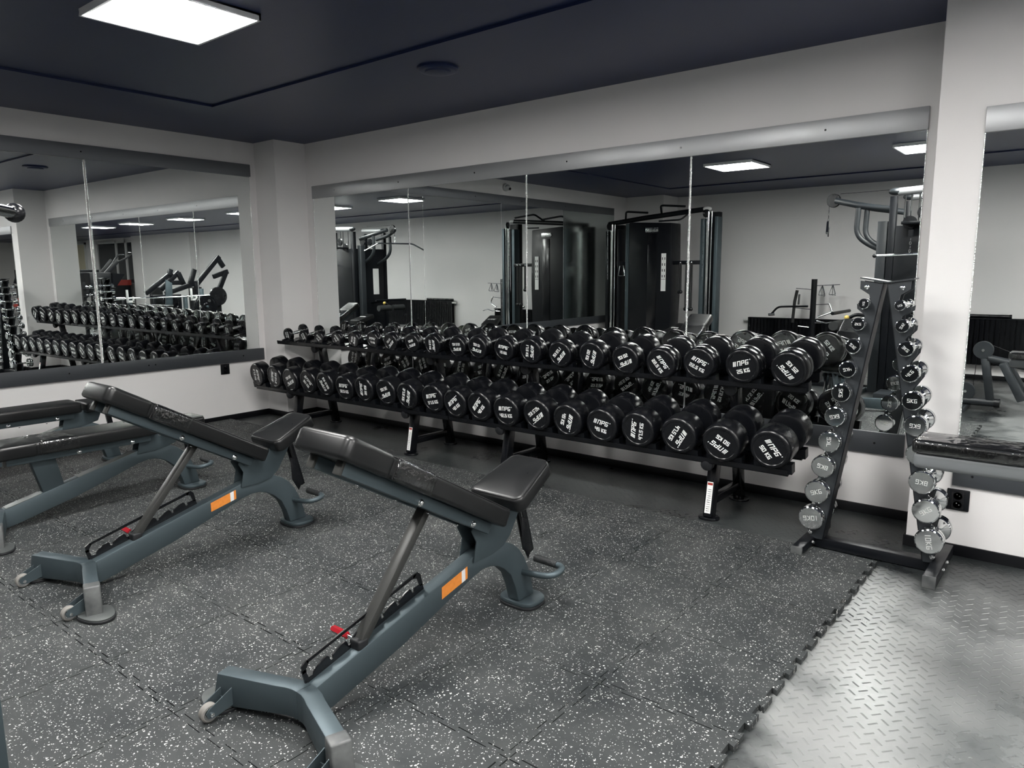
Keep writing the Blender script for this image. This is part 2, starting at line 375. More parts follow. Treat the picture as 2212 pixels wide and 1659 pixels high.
strip('long silver rail above the long mirror', 'y', 0.445, 5.824, 2.165, 2.285, 0, M_strip, (0.8, 1.7, 2.6, 3.5, 4.4, 5.3))
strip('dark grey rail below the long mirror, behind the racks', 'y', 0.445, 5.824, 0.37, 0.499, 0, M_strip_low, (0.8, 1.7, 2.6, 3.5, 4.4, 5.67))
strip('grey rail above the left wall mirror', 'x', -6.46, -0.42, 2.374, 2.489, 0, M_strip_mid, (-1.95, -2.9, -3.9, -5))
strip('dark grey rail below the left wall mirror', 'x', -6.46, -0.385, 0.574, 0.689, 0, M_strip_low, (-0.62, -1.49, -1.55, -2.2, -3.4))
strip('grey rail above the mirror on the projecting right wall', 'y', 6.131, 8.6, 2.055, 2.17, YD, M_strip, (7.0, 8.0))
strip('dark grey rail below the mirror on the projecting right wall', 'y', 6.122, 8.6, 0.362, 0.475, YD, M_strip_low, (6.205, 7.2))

# windows and blind far along the opposite wall
def window(n, x0, x1, z0, z1, blind=False):
    f = MB(); y = YB
    for a, b, c_, d in ((x0, x1, z1-.07, z1), (x0, x1, z0, z0+.07), (x0, x0+.07, z0, z1), (x1-.07, x1, z0, z1), ((x0+x1)/2-.05, (x0+x1)/2+.05, z0, z1), (x0+.7, x0+.8, z0, z1)):
        f.box(a, b, y, y+.06, c_, d)
    o = struct(f.build('window_%d' % n, M_winf))
    MB().box(x0+.02, x1-.02, y+.005, y+.02, z0+.02, z1-.02).build('glass', M_blind if blind else M_glassd, o)
window(1, 18.5, 21.4, 1.10, 2.60); window(2, 22.3, 25.4, 0.95, 2.62, True)

# ------------------------------------------------------------------ ceiling lights
def light(x, y, label, zt=H-.004):
    t = thing('ceiling_light', label, 'ceiling light', (x, y, zt), 0, 'square ceiling light panels')
    f = MB(); a = 0.300; zb = -0.034
    for q in ((-a, a, -a, -a+.014), (-a, a, a-.014, a), (-a, -a+.014, -a, a), (a-.014, a, -a, a)): f.box(q[0], q[1], q[2], q[3], zb, 0)
    f.box(-a, a, -a, a, -.012, 0)
    f.build('frame', M_lampf, t, bevel=0.002)
    MB().box(-a+.014, a-.014, -a+.014, a-.014, zb+.004, zb+.014).build('diffuser', M_glow, t)
    return t
L0 = light(2.975, -2.640, 'bright square light panel on the dark ceiling, top left of the photo')
for x, y, nm in [(5.05, -2.60, 'square light panel on the ceiling just above the picture, over the front bench'), (7.2, -2.60, 'square ceiling light panel over the bare floor at the right'),
              (3.06, -4.25, 'square light panel reflected left of centre in the rightmost mirror pane'), (5.12, -4.25, 'square light panel reflected at the top right corner of the long mirror'),
              (7.2, -4.25, 'square ceiling light panel behind the camera'),
              (9.3, -2.6, 'square ceiling light panel over the barbell bench'), (9.6, -4.25, 'square ceiling light panel over the lever machines'),
              (11.9, -4.25, 'square ceiling light panel over the inclined sled'), (13.9, -4.25, 'square ceiling light panel beyond the lever machines'),
              (11.9, -2.6, 'square ceiling light panel near the projecting wall'), (17.0, -4.25, 'square ceiling light panel before the dark window'), (21.5, -4.25, 'square ceiling light panel near the cream blind')]:
    dup(L0, loc=(x, y, H-.004), label=nm)
t = thing('ceiling_speaker', 'round dark disc fitting on the ceiling near the long mirror', 'ceiling speaker', (3.25, -1.08, H))
MB().lathe([(0, .13), (.012, .13), (.02, .118), (.02, .09)], (0, 0, 0), (0, 0, -1), 40).build('rim', M_ceil, t)
MB().lathe([(.014, .088), (.03, .08), (.036, .05)], (0, 0, 0), (0, 0, -1), 40).build('cone', M_ceil, t)
t = thing('security_camera', 'white dome security camera high on the left wall, seen mirrored', 'security camera', (0.0, -3.55, 2.60))
MB().lathe([(0, .05), (.03, .055), (.04, .05)], (0, 0, 0), (1, 0, 0), 24).build('base', M_winf, t)
MB().ball((.06, 0, -.005), .042, 16).build('dome', M_winf, t); MB().cyl((.085, 0, -.02), (.105, .0, -.028), .018, 14).build('lens', M_black, t)

# sockets
def socket(M, label):
    t = thing('wall_socket', label, 'wall socket', M=M)
    MB().box(-.042, .042, -.010, 0, -.046, .046).build('plate', M_blackm, t, bevel=0.004)
    MB().box(-.024, .024, -.014, -.010, -.040, .040).build('insert', M_black, t, bevel=0.004)
    for z in (.019, -.019):
        q = MB().lathe([(0, .019), (-.004, .019), (-.004, .0165), (0.0005, .015)], (0, -.014, z), (0, 1, 0), 24).build('outlet', M_black, t)
        MB().cyl((-.003, -.018, z+.007), (-.003, -.014, z+.007), .0022, 8).cyl((.006, -.0155, z), (.006, -.0145, z), .002, 8).build('pin', M_chrome, q)
socket(Matrix.Translation((6.152, YD, .288)) @ Matrix.Scale(1.18, 4), 'black double wall socket below the mirror at the right')
socket(Matrix.Translation((0.0, -.81, .515)) @ Matrix.Rotation(rad(90), 4, 'Z') @ Matrix.Scale(1.1, 4), 'dark double wall socket on the left wall, left of the rack')

# ------------------------------------------------------------------ interlocking speckled rubber mat (one continuous surface)
def seam(p, q, h=0.020):
    P, Q = Vector(p), Vector(q); d = (Q-P); L = d.length; d.normalize(); n = Vector((-d.y, d.x)); k = max(1, round(L/0.125)); out = [P]
    for i in range(k):
        for t_, o_ in ((.040, 0), (.031, h), (.094, h), (.085, 0)): out.append(P+d*(i*L/k+t_)+n*o_)
    return out
def edge(p, q, toothed):
    if not toothed: return [Vector(p)]
    a, b = (p, q) if (p[0]+p[1]) < (q[0]+q[1]) else (q, p)
    s_ = seam(a, b) + [Vector(b)]
    return s_[:-1] if a == p else s_[::-1][:-1]
mat_b = MB(); X0, Y0 = 5.883, -1.042
xsn = [0.0+.013] + [X0-.5*k for k in range(11, -1, -1)]; ysn = [Y0-.5*k for k in range(6, -1, -1)] + [-.79]
for i in range(len(xsn)-1):
    for j in range(len(ysn)-1):
        x0, x1, y0, y1 = xsn[i], xsn[i+1], ysn[j], ysn[j+1]
        full_x = abs(x1-x0-.5) < .01; full_y = abs(y1-y0-.5) < .01
        poly = edge((x0, y0), (x1, y0), full_x) + edge((x1, y0), (x1, y1), full_y or True) + edge((x1, y1), (x0, y1), full_x and j < len(ysn)-2) + edge((x0, y1), (x0, y0), i > 0)
        cx, cy = (x0+x1)/2, (y0+y1)/2; g = 0.0012 + 0.0017*random.random(); zt = 0.02 + random.uniform(-.0004, .0004)
        P = [(cx+(v.x-cx)*(1-g/(x1-x0)*2), cy+(v.y-cy)*(1-g/(y1-y0)*2)) for v in poly]
        n = len(P); b = [(p[0], p[1], .0) for p in P]; tp = [(p[0], p[1], zt) for p in P]
        mat_b.add(b+tp, [tuple(range(n, 2*n))] + [(k, (k+1) % n, (k+1) % n+n, k+n) for k in range(n)])
mo = mat_b.build('rubber_floor_mat', M_fleck, sharp=30)
tag(mo, 'white-flecked black interlocking rubber mat under the benches, toothed right edge', 'floor mat')

# ------------------------------------------------------------------ cushions
def cushion(L, W, T, rc, re, w2=None, crown=0.004, n=7, a0=None, a1=None):
    """rounded pad: length along Y, width along X (w2 = width at +Y end), thickness along Z, centred"""
    w2 = w2 or W; a0 = -L/2 if a0 is None else a0; a1 = L/2 if a1 is None else a1
    def ring(ins, z):
        out = []
        for sx, sy, q0 in ((1, 1, 0), (-1, 1, 90), (-1, -1, 180), (1, -1, 270)):
            hw = (w2 if sy > 0 else W)/2-ins; hl = (a1 if sy > 0 else -a0)-ins; r = max(rc-ins*.6, .004)
            for k in range(n+1):
                q = rad(q0+90*k/n); out.append((sx*(hw-r)+math.cos(q)*r, sy*(hl-r)+math.sin(q)*r, z))
        return out
    layers = [(re*.8, -T/2)]
    for k in range(1, 5): a = rad(90*k/4); layers.append((re*.8*(1-math.sin(a)), -T/2+re*.8*(1-math.cos(a))))
    for k in range(0, 6): a = rad(90*k/5); layers.append((re*(1-math.cos(a)), T/2-re+re*math.sin(a)))
    layers += [(re+.02, T/2+crown*.5), (re+.06, T/2+crown)]
    mb = MB(); N = 4*(n+1); vs = []
    for ins, z in layers: vs += ring(ins, z)
    fs = [tuple(range(N-1, -1, -1))]
    for k in range(len(layers)-1):
        for i in range(N): j = (i+1) % N; fs.append((k*N+i, k*N+j, (k+1)*N+j, (k+1)*N+i))
    m = (len(layers)-1)*N; fs.append(tuple(range(m, m+N)))
    mb.add(vs, fs); seam_path = ring(re*.35, T/2-re*.18); return mb, seam_path + [seam_path[0]]

# ------------------------------------------------------------------ weight benches
BEAM_T = [(-.49,.128),(-.149,.214),(.18,.300),(.262,.322),(.34,.336),(.40,.336),(.443,.325),(.50,.297),(.537,.268),(.575,.220),(.602,.165),(.625,.10),(.640,.03)]
BEAM_B = [(.535,.03),(.515,.10),(.485,.165),(.44,.208),(.401,.232),(.36,.246),(.312,.249),(.25,.236),(.043,.167),(-.114,.115),(-.428,.032),(-.49,.020)]
def bench(x, label, flat=False, sticker=True, cover=True):
    t = thing('weight_bench', label, 'weight bench', (x, -2.8, 0.02), 0, 'grey framed weight benches')
    MB().prism(BEAM_T+BEAM_B, -.03, .03, 'x').build('main_beam', M_frame, t, bevel=0.006)
    for s in (-1, 1):
        # front leg: runs out sideways from the beam end, then meets the floor plate
        ctr = [(0, -.514), (.03*s, -.516), (.06*s, -.524), (.09*s, -.537), (.305*s, -.612)]
        lg = MB(); vs = []
        for k, (px, py) in enumerate(ctr):
            d = Vector((ctr[min(k+1, 4)][0]-ctr[max(k-1, 0)][0], ctr[min(k+1, 4)][1]-ctr[max(k-1, 0)][1])).normalized(); n = Vector((-d.y, d.x))*.029
            for sg in (-1, 1):
                for z in ((.032, .130) if k < 4 else (.014, .128)):
                    ex = .026*s if (k == 4 and z < .05) else 0
                    vs.append((px+n.x*sg+ex, py+n.y*sg+(ex*-.35*s), z))
        fs = [(0, 1, 3, 2), (16, 18, 19, 17)]
        for k in range(4):
            a = k*4; fs += [(a, a+4, a+5, a+1), (a+2, a+3, a+7, a+6), (a+1, a+5, a+7, a+3), (a, a+2, a+6, a+4)]
        lg.add(vs, fs); L_ = lg.build('leg', M_frame, t, bevel=0.005)
        # worn protective cap over the leg end
        d = Vector((.215*s, -.075)).normalized(); n = Vector((-d.y, d.x))*.0315
        cap = MB(); vs = []

        for q, z0, z1, e0 in ((.262, .060, .1325, 0), (.312, .010, .1305, .027)):
            for sg in (-1, 1):
                for z in (z0, z1):
                    ex = e0 if z < .05 else 0
                    c0 = Vector((s*q+ex*s, -.612+(.305-q)*.35))
                    vs.append((c0.x+n.x*sg, c0.y+n.y*sg-ex*.3, z))
        cap.add(vs, [(0, 1, 3, 2), (4, 6, 7, 5), (0, 4, 5, 1), (2, 3, 7, 6), (1, 5, 7, 3), (0, 2, 6, 4)])
        if s > 0: cap.build('end_cap', M_worn, L_, bevel=0.006, seg=3)
        # floor plate and its rubber shoe
        pl = []
        for k in range(28):
            q = 2*PI*k/28; rr = 1.0/((abs(math.cos(q))**2.6+abs(math.sin(q))**2.6)**(1/2.6))
            pl.append((s*.335+math.cos(q)*rr*.078-s*.0, -.607+math.sin(q)*rr*.062*(1-.28*math.cos(q)*s)))
        MB().prism(pl, .012, .018, 'z').build('foot_plate', M_plate, t, bevel=0.0015)
        MB().prism([(s*.335+(p[0]-s*.335)*1.06, -.607+(p[1]+.607)*1.06) for p in pl], 0.0, .012, 'z').build('rubber_foot', M_foot, t, bevel=0.003)
        # castor
        wx = s*.264
        br = MB()
        for sg in (-1, 1):
            xx = wx+sg*.021
            br.prism([(-.600, .100), (-.600, .035), (-.680, .018), (-.705, .022), (-.712, .040), (-.700, .052)], xx-.0015, xx+.0015, 'x')
        br.box(wx-.021, wx+.021, -.640, -.636, .035, .055)
        br.build('wheel_bracket', M_frame, t)
        wh = MB().lathe([(-.013, .014), (-.013, .026), (-.009, .030), (.009, .030), (.013, .026), (.013, .014)], (wx, -.692, .031), (1, 0, 0), 32).build('wheel', M_wheel, t)
        MB().lathe([(-.026, .007), (.026, .007)], (wx, -.692, .031), (1, 0, 0), 12).build('axle_bolt', M_chrome, wh)
        MB().lathe([(-.0155, .013), (-.0155, .022), (.0155, .022), (.0155, .013)], (wx, -.692, .031), (1, 0, 0), 24).build('hub', M_steel, wh)
    # rear foot
    pl = []
    for k in range(32):
        q = 2*PI*k/32; rr = 1.0/((abs(math.cos(q))**3+abs(math.sin(q))**3)**(1/3)); pl.append((math.cos(q)*rr*.092, .592+math.sin(q)*rr*.082*(1 if math.sin(q) > 0 else .85)))
    MB().prism(pl, .012, .030, 'z').build('foot_plate', M_frame, t, bevel=0.004)
    MB().prism([(p[0]*1.04, .592+(p[1]-.592)*1.05) for p in pl], 0, .012, 'z').build('rubber_foot', M_foot, t, bevel=0.003)
    # carry handle
    hd = MB().tube(fil([(.028, .565, .153), (.075, .567, .155), (.175, .578, .165), (.178, .665, .178), (.06, .672, .178), (.03, .672, .178)], .05, 7), .0135, 14)
    ho = hd.build('carry_handle', M_frame, t)
    MB().cyl((.135, .668, .178), (.015, .672, .178), .0165, 20).build('grip', M_grip, ho)
    # pivot bracket of the two pads
    pv = MB()
    for xx in (-.040, .034): pv.prism([(.245, .300), (.262, .380), (.235, .430), (.262, .470), (.36, .455), (.430, .480), (.500, .525), (.560, .500), (.530, .440), (.470, .350), (.425, .315), (.350, .300)] if not flat else
                              [(.245, .300), (.262, .385), (.235, .415), (.262, .422), (.36, .422), (.430, .422), (.500, .418), (.520, .400), (.490, .330), (.425, .315), (.350, .300)], xx, xx+.006, 'x')
    pv.build('pivot_bracket', M_frame, t, bevel=0.002)
    # back pad
    if flat: ang, c0 = 0.0, Vector((0, -.083, .458))
    else: ang, c0 = rad(-29.7), Vector((0, -.024, .682))
    Mb = Matrix.Translation(c0) @ Matrix.Rotation(ang, 4, 'X')
    L = .885; mb, sp = cushion(L, .262, .072, .024, .015)
    bp = mb.build('back_pad', M_leather, t, M=Mb, sharp=50)
    MB().tube(sp, .0022, 6).build('piping', M_pipe, bp)
    # head section: a wrapped second skin of vinyl with its own seam
    hm, hs = cushion(L, .270, .077, .032, .018, a0=-L/2-.004, a1=-L/2+.215)
    h_o = hm.build('head_cover', M_leather, bp, sharp=50)
    MB().tube([(sx*.1355, -L/2+.212, sz*.034) for sx, sz in ((-1, -1), (-1, 1), (1, 1), (1, -1), (-1, -1))], .0022, 6).build('cover_seam', M_pipe, bp)
    if cover:
        cm, _ = cushion(L, .278, .082, .030, .016, a0=-L/2+.215, a1=-L/2+.415)
        # move pad-local section: cushion() takes absolute ends on +Y/-Y so shift the ring pair
        o = MB(); c_m, _ = cushion(.20, .272, .078, .012, .018); o.v = [(v[0], v[1]-L/2+.318, v[2]) for v in c_m.v]; o.f = c_m.f
        o.build('clear_cover', M_cover, bp, sharp=50)
    rails = MB()
    for xx in (-.068, .068): rails.box(xx-.017, xx+.017, -L/2+.055, L/2-.045, -.080, -.036)
    ra = rails.build('pad_rail', M_frame, t, M=Mb, bevel=0.004)
    for xx in (-.068, .068): MB().box(xx-.0175, xx+.0175, -L/2+.045, -L/2+.057, -.082, -.036).build('rail_cap', M_strut, ra, bevel=0.003)
    for yy in (-.02, .285):
        MB().lathe([(0, .013), (.004, .013), (.006, .009), (.011, .009), (.014, .005)], (.085, yy, -.066), (1, 0, 0), 14).build('bolt', M_chrome, ra)
    for yy in (-.30, -.12, .05, .22): MB().lathe([(0, .006), (.003, .005)], (.069, yy, -.088), (0, 0, -1), 10).build('bolt', M_chrome, ra)
    # seat pad
    if flat: ang2, c2 = 0.0, Vector((0, .535, .448))
    else: ang2, c2 = rad(21.5), Vector((0, .547, .548))
    Ms = Matrix.Translation(c2) @ Matrix.Rotation(ang2, 4, 'X')
    mb, sp = cushion(.285, .272, .070, .035, .018, w2=.205)
    so = mb.build('seat_pad', M_leather, t, M=Ms, sharp=50); MB().tube(sp, .0022, 6).build('piping', M_pipe, so)
    MB().box(-.05, .05, -.11, .10, -.047, -.035).build('seat_plate', M_black, so)
    sst = MB()
    if flat: sst.bar((.0, .57, .41), (0, .60, .22), .03, .035)
    else:
        sst.bar((-.012, .560, .500), (-.012, .634, .225), .010, .026, side=(1, 0, 0)); sst.bar((.022, .560, .500), (.022, .634, .225), .010, .026, side=(1, 0, 0))
        sst.prism([(.555, .40), (.595, .38), (.625, .24), (.60, .20), (.56, .27)], .028, .032, 'x')
    sst.build('seat_strut', M_black, t, bevel=0.003)
    if flat:
        MB().prism([(-.345, .40), (-.215, .40), (-.175, .200), (-.285, .165)], -.024, .024, 'x').build('front_post', M_frame, t, bevel=0.004)
        MB().prism([(-.10, .226), (.235, .313), (.235, .3155), (-.10, .2285)], -.0305, .0305, 'x').build('highlight_strip', M_plate, t)  # pale strips put the whitish highlight into the beam's top
        MB().prism([(-.48, .131), (-.30, .176), (-.30, .1785), (-.48, .1335)], -.0305, .0305, 'x').build('highlight_strip', M_plate, t)
    else:
        # incline strut
        st = MB().bar((0, .030, .575), (0, -.290, .190), 0.046, .030, side=(1, 0, 0)).build('incline_strut', M_strut, t, bevel=0.004)
        MB().box(-.026, .026, -.315, -.270, .158, .205).build('strut_shoe', M_foot, st, bevel=0.008, seg=3)
        MB().cyl((-.03, -.290, .188), (-.062, -.290, .190), .006, 10).build('pin', M_chrome, st)
        MB().lathe([(0, .010), (.004, .0125), (.080, .0125), (.086, .009)], (-.060, -.290, .190), (-1, 0, .02), 6).build('pull_handle', M_red, st)
        # ratchet plate standing on the beam (slot with hooked notches)
        def on(u, v): return (-.487+.530*u*math.cos(rad(14.6))-v*math.sin(rad(14.6)), .128+.530*u*math.sin(rad(14.6))+v*math.cos(rad(14.6)))
        rp = MB(); x0, x1 = -.020, -.014
        low = [on(-.02, -.004), on(1.0, -.004), on(1.0, .022)]
        k = 6
        for i in range(k, 0, -1):
            u = .06+.86*(i-.0)/k
            low += [on(u, .026), on(u-.004, .014), on(u-.024, .014), on(u-.026, .030), on(u-.038, .038), on(u-.085, .036)]
        low += [on(.055, .020), on(.045, .010), on(.012, .014), on(.006, .05), on(-.02, .05)]
        rp.prism(low, x0, x1, 'x')
        rp.prism([on(-.02, .04), on(.010, .04), on(.014, .050), on(.045, .066), on(.03, .076), on(-.01, .068)], x0, x1, 'x')
        rp.prism([on(.03, .076), on(.03, .065), on(.95, .065), on(.97, .076)], x0, x1, 'x')
        rp.prism([on(.94, .076), on(.93, .065), on(.968, .054), on(.975, .018), on(1.0, .018), on(1.003, .060), on(.985, .075)], x0, x1, 'x')
        rp.build('ratchet_plate', M_black, t)
    if sticker:
        def q(a, b, s_): return (a[0]+(b[0]-a[0])*s_, a[1]+(b[1]-a[1])*s_)
        tl, tr, br_, bl = (.063, .258), (.208, .297), (.220, .252), (.075, .212)
        tl, tr, br_, bl = (.075, .258), (.218, .294), (.218, .246), (.075, .212)
        so = MB().prism([tl, q(tl, tr, .99), q(bl, br_, .99), bl], .0302, .0308, 'x').build('warning_sticker', M_orange, t)
        so['label'] = 'orange warning sticker with a white panel at one end'
        MB().prism([q(tl, tr, .76), q(tl, tr, .90), q(bl, br_, .90), q(bl, br_, .76)], .0308, .0311, 'x').build('white_panel', M_label, so)
    return t
bench(4.78, 'front incline weight bench with orange sticker, nearest the camera')
bench(3.14, 'middle incline weight bench with orange sticker, left of the front bench')
bench(1.95, 'flat weight bench cut by the left edge, just behind the middle bench', flat=True, sticker=False)
bench(0.76, 'flat weight bench farthest left, against the wall under the left mirror', flat=True, sticker=False, cover=False)

# ------------------------------------------------------------------ two-tier dumbbell racks
TILT = rad(10)
UPY, UPZ = -0.345, 0.0; LOY = -0.590
LOW = [(0.45,0.487,-93),(0.735,0.492,73),(0.985,0.482,-157),(1.25,0.491,-47),(1.495,0.491,119),(1.756,0.483,0),(2.011,0.497,83),(2.276,0.499,-161),(2.522,0.494,-109),(2.801,0.503,12),(3.032,0.49,36),(3.268,0.495,47),(3.513,0.487,3),(3.776,0.495,-143),(4.025,0.487,-110),(4.281,0.487,-11),(4.533,0.494,80),(4.799,0.495,-123),(5.056,0.485,148),(5.328,0.492,-54)]
UPP = [(0.537,0.85,-87),(0.796,0.849,-69),(1.041,0.844,-42),(1.301,0.853,-55),(1.553,0.855,-115),(1.805,0.866,-7),(2.04,0.86,-140),(2.299,0.867,-164),(2.54,0.868,-95),(2.807,0.867,-176),(3.018,0.873,168),(3.274,0.876,-9),(3.523,0.879,-100),(3.775,0.872,-134),(4.034,0.878,-110),(4.287,0.87,-156),(4.541,0.865,-54),(4.79,0.883,-25),(5.058,0.888,15),(5.321,0.89,133)]
RU = [.0625, .068, .0745, .0805, .0865, .0915, .0955, .0985, .1015, .1045]
def rack(xc, label, sticker_x, xl, UP10, LO10):
    t = thing('dumbbell_rack', label, 'dumbbell rack', (xc, -.42, 0), 0, 'two-tier dumbbell racks')
    oy = .42
    for fx in (-.775, .765):
        fl = MB().bar((fx, -.650+oy, .012), (fx, -.590+oy, .325), .055, .065, side=(1, 0, 0)).build('front_leg', M_black, t, bevel=0.006)
        rl = MB().bar((fx, -.195+oy, .012), (fx, -.318+oy, .735), .055, .065, side=(1, 0, 0)).build('rear_leg', M_black, t, bevel=0.006)
        MB().bar((fx, -.625+oy, .105), (fx, -.215+oy, .105), .040, .050, side=(1, 0, 0)).build('lower_brace', M_black, t, bevel=0.005)
        for yy in (-.650, -.195):
            pl = [(fx+math.cos(q)*.062, yy+oy+math.sin(q)*.052) for q in [2*PI*k/20 for k in range(20)]]
            MB().prism(pl, 0, .014, 'z').build('foot_plate', M_black, t, bevel=0.003)
        for (y0, z0, y1, z1) in ((-.690, .340, -.300, .408), (-.395, .735, -.290, .754)):
            a = MB().bar((fx, y0+oy, z0), (fx, y1+oy, z1), .045, .045, side=(1, 0, 0)).build('tray_arm', M_black, t, bevel=0.005)
            MB().lathe([(-.004, .030), (.004, .036), (.022, .038), (.034, .034), (.040, .022)], (fx, y0+oy+.01, z0), (0, -1, -.17), 24).build('arm_cap', M_foot, a)
        if abs(xc+fx-sticker_x) < .05:
            lb = MB().add([(fx-.017, -.6935+oy+.0078, .040), (fx+.017, -.6935+oy+.0078, .040), (fx+.017, -.6555+oy+.0065, .235), (fx-.017, -.6555+oy+.0065, .235)], [(0, 1, 2, 3)])
            bm_ = MB(); d = Vector((0, .060, .313)).normalized(); n = Vector((0, -.313, .060)).normalized(); b0 = Vector((fx, -.650+oy, .012))+n*.0328
            def slab(mb, w_, s0, s1, th0, th1):
                vs = [b0+Vector((sx*w_/2, 0, 0))+d*s+n*th for th in (th0, th1) for s in (s0, s1) for sx in (-1, 1)]
                mb.add(vs, [(0, 1, 3, 2), (4, 6, 7, 5), (0, 4, 5, 1), (2, 3, 7, 6), (0, 2, 6, 4), (1, 5, 7, 3)])
            slab(bm_, .036, .022, .205, 0, .0006); lo = bm_.build('instruction_sticker', M_label, fl); lo['label'] = 'white instruction sticker with a red heading'
            hm = MB(); slab(hm, .031, .186, .200, .0006, .0009); hm.build('red_heading', M_redb, lo)
            ln = MB()
            for k in range(11): slab(ln, .020, .034+.0125*k, .0375+.0125*k, .0006, .0008)
            ln.build('print_line', M_steel, lo)
    ct, st = math.cos(TILT), math.sin(TILT)
    for nm, y0, z0, dep, arr, rr in (('upper', -.468, .770, .262, UP10, None), ('lower', -.722, .360, .285, LO10, .112)):
        Mt = Matrix.Translation((0, y0+oy, z0)) @ Matrix.Rotation(TILT, 4, 'X')
        xa, xb = xl[0]-xc, xl[1]-xc
        tr = MB().box(xa, xb, 0, .004, -.012, .022).box(xa, xb, 0, .055, -.012, -.006).box(xa, xb, dep-.055, dep, -.012, -.006).box(xa, xb, dep-.004, dep, -.012, .018)
        tr.box(xa+.02, xb-.05, .05, dep-.05, -.012, -.008)
        tr.build('tray', M_black, t, M=Mt)
        for (x, z, a), r in zip(arr, [rr]*10 if rr else [RU[k] for k in arr_idx(arr)]):
            sd = MB(); w_ = r*.80
            sd.box(-.02, .02, .03, dep-.03, -.006, -.001)
            for ya in (.006, dep-.056):
                # cradle block with a hollow that follows the round head
                pts = [(-w_-.012, -.002)]; pts += [(w_+.012, -.002), (w_+.012, .006+r*.42)]
                cz = z_head(arr, z, y0, z0, ya, r)
                for k in range(9):
                    q = rad(-50-80*k/8); pts.append((math.cos(q)*(r+.001), cz+math.sin(q)*(r+.001)))
                pts += [(-w_-.012, .006+r*.42)]
                pts = [(p[0], max(-.002, p[1])) for p in pts]
                sd.prism(pts, ya, ya+.05, 'y')
            sd.build('saddle', M_blackm, t, M=Mt @ Matrix.Translation((x-xc, 0, 0)))
    return t
def arr_idx(arr):
    i0 = UPP.index(arr[0]); return [(i0+k)//2 for k in range(len(arr))]
def z_head(arr, z, y0, z0, ya, r):
    # height of the head's axis above the tray, in tray coordinates
    yf = -.51 if z > .7 else -.77
    dy, dz = yf-y0, z-z0
    return -dy*math.sin(TILT)+dz*math.cos(TILT)
rack(1.675, 'left black two-tier dumbbell rack, beside the corner column', 2.44, (.395, 2.925), UPP[:10], LOW[:10])
rack(4.185, 'right black two-tier dumbbell rack holding the heaviest dumbbells', 4.95, (2.935, 5.410), UPP[10:], LOW[10:])

# ------------------------------------------------------------------ rubber dumbbells
def wtxt(v): return ('%.1f' % v).rstrip('0').rstrip('.')
def head(parent, R, hl, M, txt, groove):
    p = [(.003, 0.0), (.003, R*.76), (.0, R*.79), (.0, R*.86), (R*.035, R*.93), (R*.13, R*.985), (R*.2, R)]
    if groove: p += [(hl*.50, R), (hl*.53, R*.975), (hl*.56, R)]
    p += [(hl-R*.10, R), (hl-R*.03, R*.965), (hl, R*.88), (hl, R*.35), (hl+.004, .018)]
    h = MB().lathe(p, (0, 0, 0), (0, 1, 0), 48).build('weight_head', M_rub, parent, M=M, sharp=40)
    tm = MB(); logo(tm, R*1.06, R*.20, .0018); text_mb(tm, txt+' KG', R*.185, R*.105, R*.043, 0, -R*.25, 0, .0018)
    tm.build('white_marking', M_white, h)
    return h
def dumbbell(wt, R, Lt, gap, M, label, group):
    hl = (Lt-gap)/2
    t = thing('rubber_dumbbell', label, 'dumbbell', M=M, group=group)
    head(t, R, hl, Matrix.Translation((0, -Lt/2, 0)), wtxt(wt), wt < 26)
    head(t, R, hl, Matrix.Translation((0, Lt/2, 0)) @ Matrix.Rotation(PI, 4, 'Z'), wtxt(wt), wt < 26)
    g = gap/2+.004
    MB().lathe([(-g, .017), (-g+.012, .0165), (-g*.5, .0148), (0, .0160), (g*.5, .0148), (g-.012, .0165), (g, .017)], (0, 0, 0), (0, 1, 0), 24).build('handle', M_chrome if wt > 12 else M_steel, t)
    return t
ORD = ['leftmost', 'second from left', 'third from left', 'fourth from left', 'fifth from left', 'sixth from left', 'seventh from left', 'eighth from left', 'ninth from left', 'tenth from left',
       'tenth from right', 'ninth from right', 'eighth from right', 'seventh from right', 'sixth from right', 'fifth from right', 'fourth from right', 'third from right', 'second from right', 'rightmost']
def place(arr, yc, weights, radii, lens, gaps, tier, group):
    for i in range(0, 20, 2):
        R, Lt, gp, wt = radii[i//2], lens[i//2], gaps, weights[i//2]
        first = None
        for j in (0, 1):
            x, z, a = arr[i+j]
            yf = yc - Lt/2*math.cos(TILT)
            M = Matrix.Translation((x, yc, z+Lt/2*math.sin(TILT))) @ Matrix.Rotation(TILT, 4, 'X') @ Matrix.Rotation(rad(-a), 4, 'Y')
            lab = 'black dumbbell marked %s KG, %s on the %s tier' % (wtxt(wt), ORD[i+j], tier)
            if first is None: first = dumbbell(wt, R, Lt, gp, M, lab, group)
            else: dup(first, M=M, label=lab)
place(LOW, LOY, [27.5, 30, 32.5, 35, 37.5, 40, 42.5, 45, 47.5, 50], [.112]*10, [.325+.0066*k for k in range(10)], .115, 'lower', 'rubber dumbbells on the lower tier')
place(UPP, UPY, [2.5, 5, 7.5, 10, 12.5, 15, 17.5, 20, 22.5, 25], RU, [.215, .235, .255, .275, .292, .305, .318, .330, .340, .350], .135, 'upper', 'rubber dumbbells on the upper tier')

